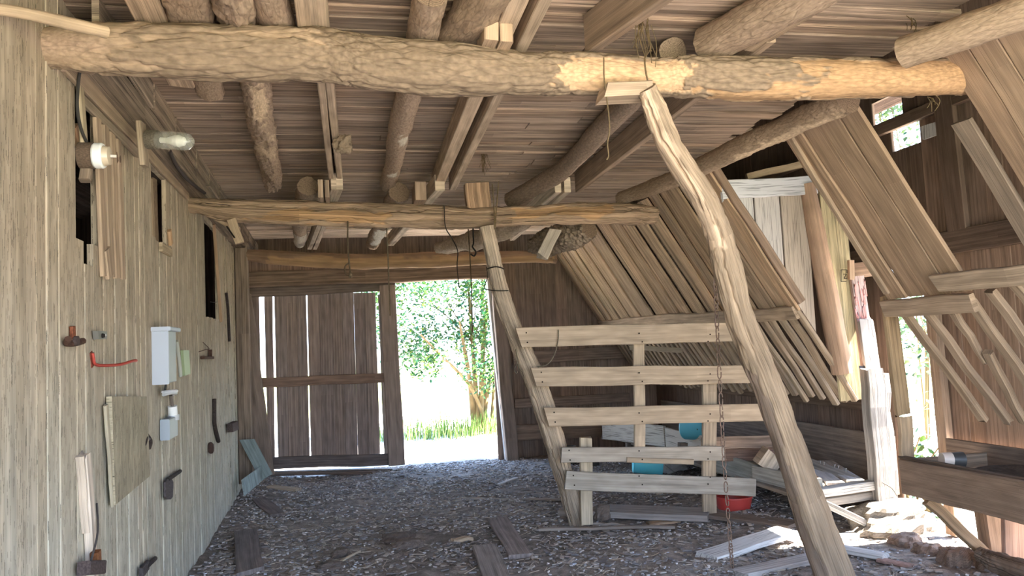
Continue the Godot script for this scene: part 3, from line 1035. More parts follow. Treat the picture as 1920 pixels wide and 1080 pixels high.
func build_joists() -> void:
	var grey := lin(150, 124, 100, 1.3)
	log_joist("gnarled bark covered log joist with flaking patches, first full log joist from the left wall", 478, 165, 520, 372, -0.5, 5.85, 0.066, {"lump": 0.24, "sway": 0.02, "bark": 0.012, "n": 220, "k": 44, "patches": [[0.62, 0.72, 2.0, 3.3, lin(212, 180, 140, 1.3)], [0.78, 0.83, 1.0, 5.0, lin(190, 160, 126, 1.3)]]})
	board_joist("board_joist", "twin narrow sawn boards set side by side between the bark log and the spotted log", [[602, 165, 626, 378, 0.036], [619, 165, 641, 378, 0.036, 0.05]], 2.70, -0.5, 5.85, 0.12)
	log_joist("straight mottled log joist with knots and a cut front end above the front beam", 768, 175, 718, 378, 2.6, 5.85, 0.062, {"patches": [[0.1, 0.16, 2.4, 3.5, lin(196, 166, 132, 1.3)], [0.52, 0.58, 1.7, 3.0, lin(205, 190, 165, 1.3)], [0.82, 0.86, 2.5, 3.6, lin(214, 200, 175, 1.3)]], "lump": 0.1})
	board_joist("board_joist", "pair of wide sawn boards with a dark gap between them mid ceiling", [[893, 185, 809, 380, 0.075], [932, 185, 838, 378, 0.05, 0.03]], 2.69, -0.5, 5.85, 0.13)
	# bent log
	var bent := [PY(1262, 95, 2.755), PY(1205, 160, 2.755), PY(1165, 205, 2.755), PY(1120, 250, 2.75), PY(1085, 290, 2.74), PY(1040, 330, 2.72), PY(960, 374, 2.70)]
	solo("log_joist", "bent log joist right of the paired boards with a round cut front end", "joist", bent[0], func() -> ArrayMesh:
		return log_mesh(bent, [0.064, 0.062, 0.062, 0.066, 0.066, 0.07, 0.07], {"n": 140, "k": 32, "bark": 0.003, "lump": 0.1, "c": lin(146, 122, 100, 1.3), "ec": lin(168, 140, 114, 1.3), "patches": [[0.62, 0.9, 1.4, 2.6, lin(186, 164, 138, 1.3)]]}))
	board_joist("board_joist", "single deep sawn board joist standing on edge beside the bent log", [[1268, 218, 1062, 378, 0.045]], 2.66, 2.75, 5.8, 0.155, {"c": lin(160, 132, 106, 1.3)})
	var eave := [PY(1590, 186, 2.6), PY(1530, 212, 2.6), PY(1460, 245, 2.6), PY(1400, 270, 2.6), PY(1330, 305, 2.6), PY(1280, 328, 2.61), PY(1225, 350, 2.62), PY(1165, 372, 2.63)]
	solo("eave_log", "long log lying along the top of the hay racks beyond the front beam", "log", eave[0], func() -> ArrayMesh:
		return log_mesh(eave, [0.07, 0.07, 0.066, 0.066, 0.062, 0.06, 0.06, 0.055], {"n": 160, "k": 32, "bark": 0.005, "lump": 0.13, "c": lin(160, 132, 104, 1.3), "patches": [[0.05, 0.45, 2.6, 3.8, lin(204, 172, 136, 1.3)]]}))
	# near bay, over the front beam
	solo("board_joist", "flat board joist nearest the left wall ending just behind the front beam", "joist", P(290, 20, 2.7), func() -> ArrayMesh:
		var l := run(262, 0, 352, 187, 2.71, 1.2, 3.6)
		return plank(l[0] + Vector3(0, 0.05, 0), l[1] + Vector3(0, 0.05, 0), Vector3.RIGHT, 0.11, 0.1, {"n": 4, "c": lin(186, 154, 122, 1.3), "ch": 0.006, "s1": 0.25}))
	var hl := run(352, 0, 402, 204, 2.755, 1.2, 3.82)
	solo("split_log_joist", "split half log joist with ragged broken end, second from the left over the front beam", "joist", hl[0], func() -> ArrayMesh:
		return log_mesh([hl[0], hl[0].lerp(hl[1], 0.35), hl[0].lerp(hl[1], 0.7), hl[1]], [0.085, 0.082, 0.078, 0.062], {"n": 90, "k": 30, "bark": 0.006, "lump": 0.12, "flat": 0.35, "c": lin(172, 142, 112, 1.3), "ec": lin(140, 112, 90, 1.3)}))
	log_joist("short thick bark log lying over the front beam beside the gnarled log", 510, 0, 520, 30, -0.5, 2.98, 0.072, {"y": 2.76, "lump": 0.15, "n": 80})
	board_joist("board_joist", "single sawn board over the front beam left of the twin narrow boards", [[566, 0, 570, 40, 0.05]], 2.69, -0.5, 2.96, 0.125)
	log_joist("fat split bark log lying over the front beam right of the cut log end", 900, 0, 868, 45, -0.5, 3.0, 0.088, {"y": 2.76, "lump": 0.16, "n": 90, "c": lin(158, 130, 102, 1.3)})
	var bl := thing("wood_blocks", "two short sawn board ends standing on the front beam beside the fat log", "block", P(930, 80, 2.84))
	part(bl, "block", plank(P(914, 92, 2.82), P(914, 50, 2.82), Vector3.RIGHT, 0.055, 0.18, {"n": 1, "c": lin(190, 158, 126, 1.3)}))
	part(bl, "block", plank(P(942, 95, 2.82), P(940, 36, 2.82), Vector3.RIGHT, 0.05, 0.18, {"n": 1, "c": lin(182, 150, 118, 1.3), "s1": 0.3}))
	board_joist("board_joist", "big deep sawn plank joist over the front beam above the bare orange patch", [[1255, 0, 1100, 106, 0.05]], 2.66, -0.5, 2.93, 0.165, {"c": lin(150, 122, 98, 1.3), "m": M.soft})
	log_joist("heavy bark log over the front beam right of the round cut log end", 1450, 12, 1325, 82, -0.5, 2.97, 0.088, {"y": 2.74, "lump": 0.1, "n": 110, "patches": [[0.6, -0.5, 2.2, 3.4, lin(120, 94, 74, 1.3)]]})
	board_joist("board_joist", "sawn board joist against the heavy log over the right half of the front beam", [[1545, 14, 1378, 110, 0.05]], 2.665, -0.5, 2.85, 0.12, {"c": lin(160, 132, 104, 1.3)})
	log_joist("smooth eave log at the top right corner above the nearest rack boards", 1900, 28, 1738, 82, -0.5, 2.72, 0.072, {"y": 2.63, "lump": 0.07, "bark": 0.003, "n": 100, "c": lin(168, 140, 112, 1.3), "patches": [[0.55, 0.8, 1.5, 3.6, lin(190, 158, 124, 1.3)]]})
	# bay behind the second beam
	log_joist("stub ended log joist behind the left part of the second beam", 571, 360, 559, 462, 5.6, 8.6, 0.07, {"y": 2.68, "patches": [[0.7, 1.1, 1.5, 4.5, lin(206, 190, 168, 1.3)]]})
	board_joist("board_joist", "twin pale narrow boards behind the second beam beside the stub ended log", [[598, 425, 580, 468, 0.045], [608, 425, 590, 468, 0.045]], 2.62, 5.45, 8.7, 0.12, {"c": lin(196, 172, 146, 1.3)})
	log_joist("peeling birch like log joist behind the second beam left of the doorway", 712, 432, 694, 470, 5.74, 8.6, 0.075, {"y": 2.66, "lump": 0.16, "patches": [[0.5, 0.9, 2.0, 4.0, lin(216, 204, 184, 1.3)]]})
	board_joist("board_joist", "pale warped board behind the second beam next to the peeling log", [[758, 432, 722, 472, 0.07]], 2.62, 5.5, 8.5, 0.12, {"c": lin(206, 182, 152, 1.3)})
	solo("log_joist", "twisted whitish log hanging aslant below the ceiling behind the crooked post", "joist", P(880, 450, 7.2), func() -> ArrayMesh:
		return px_log([[1000, 402, 13, 5.74], [975, 420, 15, 6.2], [930, 438, 17, 6.6], [890, 450, 19, 7.1], [850, 460, 15, 7.6], [822, 464, 10, 7.9]], 6.0, 8.0, {"n": 90, "k": 28, "bark": 0.006, "lump": 0.28, "c": lin(184, 160, 134, 1.3), "patches": [[0.3, -0.5, 2.0, 4.6, lin(226, 206, 178, 1.3)]]}))
	board_joist("board_joist", "pale boards behind the second beam right of the crooked post", [[965, 432, 935, 458, 0.05], [985, 430, 955, 456, 0.05]], 2.62, 5.6, 8.3, 0.12, {"c": lin(206, 184, 156, 1.3)})
	var st := thing("wood_blocks", "row of sawn board ends resting on the second beam", "block", P(640, 375, 5.6))
	part(st, "block", plank(P(603, 378, 5.6), P(602, 345, 5.6), Vector3.RIGHT, 0.035, 0.3, {"n": 1, "c": lin(176, 148, 122, 1.3)}))
	part(st, "block", plank(P(615, 378, 5.6), P(614, 346, 5.6), Vector3.RIGHT, 0.03, 0.3, {"n": 1, "c": lin(168, 140, 116, 1.3)}))
	part(st, "block", plank(P(786, 382, 5.62), P(785, 349, 5.62), Vector3.RIGHT, 0.08, 0.3, {"n": 1, "c": lin(170, 140, 114, 1.3)}))


# ================================================================ hay racks
func rp(d: float, y: float, off := 0.0) -> Vector3:       # a point on the sloping rack plane; off: towards the aisle
	return Vector3(rack_x(y) - off * 0.85, y - off * 0.527, -d)

func rack_board(t: Node3D, called: String, d: float, w: float, y0: float, y1: float, th: float, c: Color, o := {}) -> void:
	var oo := {"n": 3, "c": c, "ew": 0.03, "bow": 0.006}
	oo.merge(o, true)
	var skew: float = o.get("lean", 0.0)
	var off: float = o.get("off", 0.0)
	part(t, called, plank(rp(d, y1, off), rp(d + skew, y0, off), Vector3(0, 0, -1), w, th, oo))

func build_racks() -> void:
	var base := lin(180, 147, 114, 1.3)
	var t := thing("hay_rack", "long sloping hay rack beyond the board fence, boarded above and slatted below", "hay rack", rp(7.3, 0.95))
	var d := 5.07
	var i := 0
	while d < 9.5:
		var w := rng.randf_range(0.09, 0.2)
		var gap := rng.randf_range(0.004, 0.012)
		if i in [9, 11, 14, 17]:
			gap = 0.03
		var c := vary(base, 0.2)
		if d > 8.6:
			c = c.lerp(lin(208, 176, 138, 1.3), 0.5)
		rack_board(t, "board", d + w * 0.5, w, 1.66 + rng.randf_range(-0.02, 0.02), 2.70, 0.022, c, {"m": M.wood if rng.randf() < 0.6 else M.rough, "off": rng.randf_range(0.004, 0.016) * (1 if i % 2 == 0 else -1)})
		d += w + gap
		i += 1
	part(t, "backing_board", plank(rp(5.1, 2.2, -0.05), rp(9.6, 2.2, -0.05), Vector3(0.527, -0.85, 0), 0.9, 0.02, {"n": 2, "c": lin(110, 90, 74, 1.2), "m": M.rough}))
	var rail := [RK(1500, 583), RK(1410, 590), RK(1250, 596), RK(1130, 607)]
	for k in 3:
		part(t, "rail", plank(rail[k] + Vector3(-0.035, -0.01, 0), rail[k + 1] + Vector3(-0.035, -0.01, 0), Vector3(0.4, -0.9, 0), 0.105, 0.03, {"n": 4, "c": vary(lin(178, 150, 122, 1.3), 0.05), "ew": 0.1, "bow": 0.01}))
	d = 5.09
	while d < 9.5:
		var w := rng.randf_range(0.05, 0.075)
		rack_board(t, "slat", d + w * 0.5, w, 0.93 + rng.randf_range(-0.03, 0.03), 1.66, 0.03, vary(lin(164, 140, 114, 1.3), 0.1), {"off": 0.012, "bow": 0.012})
		d += w + rng.randf_range(0.05, 0.075)
	part(t, "edge_board", plank(rp(5.045, 2.68, -0.02), rp(5.045, 1.68, -0.02), Vector3(0.85, 0.527, 0), 0.06, 0.03, {"n": 4, "c": lin(150, 122, 98, 1.3), "bow": 0.006}))
	part(t, "loose_slat", plank(P(1182, 652, 7.6), P(1278, 657, 7.0), Vector3.UP, 0.05, 0.025, {"n": 3, "c": lin(176, 160, 136, 1.2)}))

	var t2 := thing("hay_rack", "middle hay rack section: four wide sloping boards over spaced broken slats", "hay rack", rp(3.6, 0.9))
	var ds := [4.10, 3.93, 3.77, 3.60, 3.45]
	for k in 4:
		var c := vary(lin(174, 140, 108, 1.2), 0.08)
		rack_board(t2, "board", (ds[k] + ds[k + 1]) * 0.5, ds[k] - ds[k + 1] - 0.006, 1.66, 2.70, 0.024, c, {"n": 4, "m": M.soft if k == 2 else M.wood, "off": [0.012, 0.0, 0.004, 0.0][k]})
	part(t2, "edge_strip", plank(rp(4.03, 2.68, 0.03), rp(4.06, 1.7, 0.03), Vector3(0, 0, -1), 0.045, 0.02, {"n": 4, "c": lin(182, 152, 122, 1.3)}))
	part(t2, "rail", plank(RK(1668, 572) + Vector3(-0.04, -0.02, 0), RK(1838, 560) + Vector3(-0.04, -0.02, 0), Vector3(0.3, -0.95, 0), 0.105, 0.035, {"n": 3, "c": lin(178, 148, 120, 1.3), "ew": 0.05}))
	part(t2, "rail", plank(RK(1776, 530) + Vector3(-0.07, 0.0, 0), RK(1960, 512) + Vector3(-0.07, 0.0, 0), Vector3(0.3, -0.95, 0), 0.1, 0.035, {"n": 4, "c": lin(182, 154, 126, 1.3), "ew": 0.08, "s0": 0.4}))
	var sl := [[1702, 588, 1848, 787, 0.06], [1742, 585, 1896, 792, 0.055], [1790, 580, 1854, 680, 0.05], [1822, 560, 1990, 800, 0.06], [1862, 545, 1990, 720, 0.055], [1905, 530, 1990, 640, 0.055], [1856, 660, 1925, 792, 0.05]]
	for k in sl.size():
		var q: Array = sl[k]
		part(t2, "slat", plank(RK(q[0], q[1]) + Vector3(-0.015, 0, 0), RK(q[2], q[3]) + Vector3(-0.015, 0, 0), Vector3(0, 0, -1), q[4], 0.035, {"n": 4, "c": vary(lin(172, 144, 116, 1.3), 0.06), "bow": 0.008, "ragged": 0.01, "w1": q[4] * (0.5 if k == 2 else 1.0)}))

	var t3 := thing("hay_rack", "nearest hay rack boards sloping down at the upper right edge behind the front beam end", "hay rack", rp(2.5, 1.7))
	ds = [2.84, 2.70, 2.56, 2.40, 2.25, 2.1, 1.9]
	for k in 6:
		rack_board(t3, "board", (ds[k] + ds[k + 1]) * 0.5, ds[k] - ds[k + 1] - 0.005, 1.55, 2.72, 0.024, vary(lin(176, 142, 110, 1.15), 0.08), {"n": 4, "m": M.soft})
	part(t3, "lower_board", plank(RK(1812, 198) + Vector3(0.06, -0.04, -0.1), RK(1975, 470) + Vector3(0.06, -0.04, -0.1), Vector3(0, 0, -1), 0.11, 0.024, {"n": 3, "c": lin(150, 128, 106, 1.3)}))
	solo("rack_upright", "tan upright board hanging at the corner of the middle hay rack against the daylight", "board", P(1690, 780, 4.2), func() -> ArrayMesh:
		return plank(P(1664, 555, 4.2), P(1693, 778, 4.2), Vector3(1, 0, -0.15), 0.105, 0.03, {"n": 4, "c": lin(168, 136, 98, 1.3), "bow": 0.008, "ragged": 0.012}))
	solo("rack_upright", "lower tan upright board between the hanging rack board and the feed trough corner", "board", P(1700, 866, 4.2), func() -> ArrayMesh:
		return plank(P(1696, 782, 4.22), P(1702, 872, 4.22), Vector3(1, 0, -0.15), 0.1, 0.03, {"n": 3, "c": lin(190, 156, 118, 1.3), "bow": 0.004, "ragged": 0.01}))


# ================================================================ the whitewashed partition and the doorway post
func build_partition() -> void:
	var w := setting("wall_partition", Vector3(3.2, 1.2, -5.12))
	meta(w, "whitewashed plank partition above the slope of the long hay rack", "wall")
	var cols := [lin(205, 200, 196, 1.1), lin(212, 206, 200, 1.1), lin(206, 196, 186, 1.1), lin(196, 176, 156, 1.1)]
	var us := [1352, 1372, 1412, 1461, 1512]
	for k in 4:
		var a := P(us[k], 372, 5.12)
		var b := P(us[k + 1], 372, 5.12)
		var lo := 2.65 - ((a.x + b.x) * 0.5 - 2.6) / 0.62 + 0.04
		part(w, "board", plank(Vector3((a.x + b.x) * 0.5, lo, -5.12), Vector3((a.x + b.x) * 0.5, 2.5, -5.12), Vector3.RIGHT, b.x - a.x - 0.012, 0.022, {"n": 3, "c": cols[k], "m": M.white, "bow": 0.001, "ew": 0.004, "s0": -1.61}))
	part(w, "header_board", plank(P(1352, 356, 5.08), P(1530, 346, 5.08), Vector3.UP, 0.135, 0.03, {"n": 5, "c": lin(222, 220, 222, 1.1), "m": M.white, "bow": 0.006}))
	part(w, "log_stud", log_mesh([P(1513, 345, 5.1), P(1530, 440, 5.1), P(1553, 560, 5.1), P(1580, 700, 5.1)], [0.06, 0.07, 0.075, 0.075], {"n": 60, "k": 24, "bark": 0.001, "lump": 0.05, "m": M.soft, "up": Vector3(0, 0, 1), "c": lin(196, 156, 124, 1.2)}))
	part(w, "grain_board", plank(P(1555, 340, 5.14), P(1597, 750, 5.14), Vector3.RIGHT, 0.2, 0.03, {"n": 4, "c": lin(206, 186, 140, 1.3), "m": M.rough}))
	# the scrawled mark on the grain board
	var st := begin()
	for s in [[[1576, 506], [1588, 506]], [[1577, 506], [1577, 528]], [[1577, 528], [1587, 528]], [[1588, 506], [1588, 512]], [[1581, 514], [1587, 514]], [[1587, 514], [1582, 522]], [[1582, 522], [1588, 522]]]:
		var a := P(s[0][0], s[0][1], 5.122)
		var b := P(s[1][0], s[1][1], 5.122)
		plank_to(st, a, b, Vector3(0.3, 1, 0) if absf(a.y - b.y) < 0.02 else Vector3.RIGHT, 0.005, 0.003, {"n": 1, "c": lin(52, 42, 38), "bow": 0.0})
	part(w, "painted_mark", done(st, M.plain))
	part(w, "painted_board", plank(P(1606, 518, 5.1), P(1630, 705, 5.1), Vector3.RIGHT, 0.11, 0.03, {"n": 4, "c": lin(186, 158, 150), "m": M.white}))
	var rc := begin()
	for k in 16:
		var a := P(1602 + rng.randf() * 20, 526 + k * 4.5, 5.082)
		plank_to(rc, a, a + Vector3(0.008, -0.05 - rng.randf() * 0.09, 0.001), Vector3.RIGHT, 0.006 + rng.randf() * 0.008, 0.002, {"n": 2, "c": lin(196, 122, 112, 1.1), "ew": 0.5, "ragged": 0.02})
	part(w, "red_paint", done(rc, M.plain))
	part(w, "stub_board", plank(P(1595, 488, 5.08), P(1596, 524, 5.08), Vector3.RIGHT, 0.045, 0.03, {"n": 1, "c": lin(186, 152, 122, 1.3)}))
	part(w, "dark_board", plank(P(1598, 508, 5.16), P(1662, 500, 5.16), Vector3.UP, 0.12, 0.03, {"n": 2, "c": lin(132, 104, 84, 1.3)}))
	part(w, "upper_brace", plank(P(1400, 332, 5.3), P(1512, 306, 5.2), Vector3.UP, 0.05, 0.04, {"n": 3, "c": lin(190, 160, 124, 1.3)}))
	var t := thing("door_post", "split weathered white timber post at the side doorway, standing in the sun", "post", P(1662, 990, 5.0))
	part(t, "timber", plank(P(1633, 690, 5.0), P(1658, 984, 5.0), Vector3.RIGHT, 0.135, 0.1, {"n": 8, "c": lin(168, 162, 154), "m": M.rough, "bow": 0.008, "ew": 0.06, "ragged": 0.02}))
	part(t, "side_board", plank(P(1656, 700, 5.03), P(1680, 990, 5.03), Vector3.RIGHT, 0.05, 0.06, {"n": 8, "c": lin(156, 150, 142), "m": M.rough, "bow": 0.01, "ew": 0.1}))
	part(t, "top_board", plank(P(1622, 600, 5.05), P(1637, 700, 5.05), Vector3.RIGHT, 0.12, 0.03, {"n": 3, "c": lin(172, 164, 158), "m": M.white, "ragged": 0.02}))
	part(t, "twine", tube([P(1655, 905, 4.94), P(1672, 915, 4.94), P(1682, 930, 4.95)], 0.004, lin(200, 190, 170)))
	part(t, "twine", tube([P(1668, 968, 4.94), P(1680, 972, 4.94), P(1688, 980, 4.95)], 0.004, lin(200, 190, 170)))
	solo("sill_block", "dark rotten wood block at the foot of the white door post", "block", P(1668, 1005, 5.0), func() -> ArrayMesh:
		return plank(P(1668, 985, 5.0), P(1672, 1012, 5.0), Vector3.RIGHT, 0.17, 0.14, {"n": 2, "c": lin(130, 112, 96, 1.2), "m": M.rough, "ew": 0.1, "ragged": 0.02}))


# ================================================================ the board fence
func build_fence() -> void:
	var t := thing("board_fence", "fence of five pale horizontal boards between the crooked post and the leaning log", "fence", FL(1200, 965))
	var c := lin(182, 158, 130, 1.2)
	var rows := [[972, 633, 1412, 621, 0.145], [1000, 707, 1425, 701, 0.142], [1024, 782, 1445, 773, 0.138], [1052, 853, 1357, 850, 0.11], [1060, 900, 1416, 914, 0.138]]
	for k in 5:
		var r: Array = rows[k]
		var d := 5.5 + k * 0.05
		part(t, "rail", plank(P(r[0], r[1], d), P(r[2], r[3], d + 0.03), Vector3.UP, r[4], 0.024, {"n": 6, "c": vary(c if k < 3 else lin(174, 162, 146, 1.15), 0.06), "ew": 0.035, "bow": 0.004, "s0": -0.3 if k < 3 else 0.05, "m": M.soft}))
	part(t, "rail_edge", plank(P(1175, 862, 5.65), P(1300, 866, 5.65), Vector3.UP, 0.04, 0.022, {"n": 2, "c": vary(c, 0.06), "m": M.soft}))
	part(t, "fence_post", plank(P(1197, 628, 5.62), P(1199, 838, 5.68), Vector3.RIGHT, 0.088, 0.03, {"n": 3, "c": lin(184, 160, 132, 1.3), "m": M.soft}))
	part(t, "fence_post", plank(P(1329, 700, 5.66), P(1330, 962, 5.78), Vector3.RIGHT, 0.115, 0.035, {"n": 4, "c": lin(172, 150, 124, 1.3), "m": M.wood}))
	part(t, "fence_post", plank(P(1098, 822, 5.76), P(1100, 984, 5.8), Vector3.RIGHT, 0.095, 0.04, {"n": 3, "c": lin(190, 170, 142, 1.3), "m": M.wood, "ragged": 0.01}))
	var st := begin()
	for k in 5:
		var r: Array = rows[k]
		var d := 5.5 + k * 0.05
		for e in [[14, -9], [16, 9], [int(1197 - r[0]), -8], [int(1203 - r[0]), 8], [int(1330 - r[0]), -6], [int(1326 - r[0]), 7]]:
			var f: float = e[0] / (r[2] - r[0])
			if f > 0.98:
				continue
			var p := P(r[0] + e[0], lerpf(r[1], r[3], f) + e[1], d + 0.03 * f) + Vector3(0, 0, 0.013)
			plank_to(st, p, p + Vector3(0, 0, 0.004), Vector3.RIGHT, 0.01, 0.01, {"n": 1, "c": lin(70, 54, 48), "bow": 0.0})
	part(t, "nail_heads", done(st, M.rust)).set_meta("kind", "stuff")


# ================================================================ feed troughs
func build_troughs() -> void:
	var pale := lin(186, 176, 160, 1.2)
	var t := thing("feed_trough", "long low feed trough of cracked pale boards under the far hay rack", "trough", Vector3(3.4, 0.05, -7.2))
	part(t, "front_board", plank(P(1130, 806, 9.2), P(1246, 818, 7.7), Vector3.UP, 0.22, 0.03, {"n": 4, "c": vary(pale, 0.05), "m": M.white, "ragged": 0.03, "ew": 0.06}))
	part(t, "front_board", plank(P(1250, 820, 7.65), P(1345, 842, 6.55), Vector3.UP, 0.2, 0.03, {"n": 4, "c": vary(pale, 0.05), "m": M.white, "ew": 0.06}))
	part(t, "front_board", plank(P(1330, 862, 6.5), P(1424, 892, 5.85), Vector3.UP, 0.17, 0.03, {"n": 3, "c": lin(160, 158, 146, 1.2), "ew": 0.05}))
	part(t, "front_board", plank(P(1414, 891, 5.9), P(1540, 920, 5.08), Vector3.UP, 0.17, 0.035, {"n": 3, "c": lin(178, 170, 156, 1.2), "ew": 0.04}))
	part(t, "bottom_board", plank(Vector3(3.55, 0.26, -5.1), Vector3(3.5, 0.26, -9.5), Vector3.RIGHT, 0.75, 0.03, {"n": 2, "c": lin(150, 136, 120, 1.2)}))
	part(t, "back_board", plank(Vector3(3.93, 0.45, -5.1), Vector3(3.93, 0.45, -9.5), Vector3.UP, 0.42, 0.03, {"n": 2, "c": lin(140, 122, 106, 1.2)}))
	part(t, "end_board", plank(P(1522, 925, 5.02), P(1640, 908, 5.02), Vector3.UP, 0.06, 0.09, {"n": 4, "c": lin(184, 180, 174), "m": M.white, "ew": 0.05}))
	part(t, "end_board", plank(P(1528, 944, 5.04), P(1640, 926, 5.04), Vector3.UP, 0.055, 0.07, {"n": 3, "c": lin(170, 160, 148), "m": M.wood}))
	for k in 3:
		part(t, "floor_slat", plank(P(1530 + k * 38, 912 - k * 4, 5.12), P(1480 + k * 34, 872 - k * 3, 5.9), Vector3.RIGHT, 0.13, 0.025, {"n": 2, "c": vary(lin(204, 196, 188, 1.2), 0.08)}))
	for k in 2:
		part(t, "trough_leg", plank(P(1180 + k * 100, 830, 8.6 - k * 1.7), P(1180 + k * 100, 868, 8.6 - k * 1.7), Vector3.RIGHT, 0.08, 0.06, {"n": 1, "c": lin(130, 114, 100, 1.2)}))
	solo("nailed_board", "narrow board with upright nails lying inside the far trough beside the white post", "board", P(1550, 885, 5.4), func() -> ArrayMesh:
		var st := begin()
		plank_to(st, P(1500, 862, 5.9), P(1604, 903, 5.2), Vector3(1, 0.3, 0), 0.1, 0.04, {"n": 3, "c": lin(160, 148, 132, 1.2)})
		for q in [[1538, 875, 5.65], [1545, 877, 5.6], [1565, 882, 5.48], [1572, 884, 5.45], [1586, 889, 5.35]]:
			tube_to(st, [P(q[0], q[1], q[2]), P(q[0], q[1] - 5, q[2]), P(q[0], q[1] - 10, q[2])], 0.003, 5, lin(190, 184, 176))
			tube_to(st, [P(q[0], q[1] - 10, q[2]), P(q[0], q[1] - 10.5, q[2]), P(q[0], q[1] - 11, q[2])], 0.008, 6, lin(190, 184, 176))
		return done(st, M.wood))
	solo("wood_block", "pale square wood block tipped on its corner inside the far trough", "block", P(1450, 878, 5.75), func() -> ArrayMesh:
		return prism([P(1441, 842, 5.75), P(1470, 866, 5.75), P(1452, 888, 5.75), P(1421, 870, 5.75)], Vector3(0.03, 0.01, -0.14), lin(206, 180, 150, 1.2), M.soft))
	solo("brown_plank", "weathered brown plank fixed behind the fence near the leaning log post", "plank", P(1385, 860, 6.1), func() -> ArrayMesh:
		return plank(P(1316, 832, 6.0), P(1452, 827, 6.1), Vector3.UP, 0.1, 0.03, {"n": 4, "c": lin(164, 132, 106, 1.3), "m": M.rough, "ew": 0.06}))
	solo("brown_plank", "darker reddish plank right below the weathered brown plank behind the fence", "plank", P(1400, 880, 6.15), func() -> ArrayMesh:
		return plank(P(1352, 852, 6.15), P(1455, 850, 6.2), Vector3.UP, 0.12, 0.03, {"n": 3, "c": lin(150, 112, 90, 1.3), "m": M.rough}))
	solo("stick", "sunlit split white stick leaning from the trough end down to the floor", "stick", P(1625, 985, 4.95), func() -> ArrayMesh:
		return plank(P(1537, 940, 4.98), P(1628, 983, 4.9), Vector3.UP, 0.05, 0.03, {"n": 3, "c": lin(180, 172, 162), "m": M.rough, "ragged": 0.02}))

	var b := thing("feed_trough", "big brown plank feed trough on the right under the middle hay rack", "trough", P(1850, 960, 3.6))
	var fc := lin(160, 132, 108, 1.3)
	part(b, "front_board", plank(P(1693, 893, 4.2), P(1945, 948, 3.05), Vector3.UP, 0.205, 0.035, {"n": 5, "c": fc, "ew": 0.01, "bow": 0.002, "m": M.soft}))
	part(b, "top_rim", plank(P(1690, 857, 4.23), P(1945, 905, 3.08), Vector3(1, 0, 0), 0.04, 0.02, {"n": 3, "c": lin(120, 100, 84, 1.2)}))
	part(b, "end_board", plank(P(1694, 893, 4.22), P(1694, 893, 4.22) + Vector3(0.6, 0, 0.0), Vector3.UP, 0.2, 0.03, {"n": 2, "c": lin(140, 116, 94, 1.3)}))
	part(b, "bottom_board", plank(Vector3(3.6, 0.52, -4.2), Vector3(3.5, 0.56, -2.6), Vector3.RIGHT, 0.66, 0.03, {"n": 2, "c": fc}))
	part(b, "back_board", plank(Vector3(3.92, 0.60, -4.55), Vector3(3.92, 0.62, -2.6), Vector3.UP, 0.22, 0.03, {"n": 3, "c": lin(130, 110, 92, 1.3)}))
	part(b, "chaff", rock(Vector3(3.58, 0.58, -3.2), Vector3(0.62, 0.22, 1.6), lin(110, 96, 82), M.dirt, 0.06, 26))
	part(b, "brace", plank(P(1738, 938, 4.0), P(1856, 1048, 3.9), Vector3(0.7, 0.7, 0), 0.06, 0.05, {"n": 5, "c": lin(168, 138, 104, 1.3), "bow": 0.008}))
	var pot := P(1805, 862, 3.85)
	var pt := thing("flower_pot", "small black plastic pot lying on its side in the brown trough", "pot", pot)
	part(pt, "pot_body", lathe(pot, Vector3(-0.9, 0.05, -0.2), [Vector2(0.0, 0.0), Vector2(0.045, 0.0), Vector2(0.045, 0.0), Vector2(0.04, 0.07), Vector2(0.04, 0.07), Vector2(0.035, 0.07), Vector2(0.036, 0.03), Vector2(0.0, 0.03)], lin(58, 56, 56), M.plastic))
	part(pt, "pale_label", lathe(pot + Vector3(-0.065, 0.004, -0.014), Vector3(-0.9, 0.05, -0.2), [Vector2(0.041, 0.0), Vector2(0.038, 0.055), Vector2(0.038, 0.055), Vector2(0.0, 0.055)], lin(196, 178, 164), M.plastic))
	solo("stone_chip", "small reddish stone beside the black pot in the brown trough", "stone", P(1782, 856, 3.95), func() -> ArrayMesh:
		return rock(P(1784, 857, 3.95), Vector3(0.06, 0.045, 0.06), lin(206, 120, 96, 1.2), M.stone, 0.2, 14))
	solo("trough_post", "square post standing under the brown trough beside the sunlit ground", "post", P(1864, 1048, 3.95), func() -> ArrayMesh:
		return plank(P(1853, 958, 3.95), P(1866, 1046, 3.95), Vector3.RIGHT, 0.13, 0.09, {"n": 2, "c": lin(152, 124, 100, 1.3), "ch": 0.008}))
	solo("leaning_board", "pinkish board leaning behind the square post under the brown trough", "board", P(1905, 1040, 3.7), func() -> ArrayMesh:
		return plank(P(1905, 950, 3.75), P(1908, 1052, 3.75), Vector3.RIGHT, 0.19, 0.03, {"n": 2, "c": lin(182, 140, 116, 1.3)}))
	solo("sill_log", "heavy dark sill timber at the lower right corner on the stones", "log", P(1890, 1075, 3.7), func() -> ArrayMesh:
		return px_log([[1838, 1040, 16, 3.85], [1880, 1058, 24, 3.7], [1960, 1085, 30, 3.4]], 3.9, 3.4, {"n": 60, "k": 24, "bark": 0.006, "lump": 0.15, "m": M.rough, "c": lin(130, 108, 90, 1.3)}))


# ================================================================ things on the left wall
func lw(u: float, v: float, off := 0.01) -> Vector3:
	return LW(u, v) + Vector3(off, 0, 0)

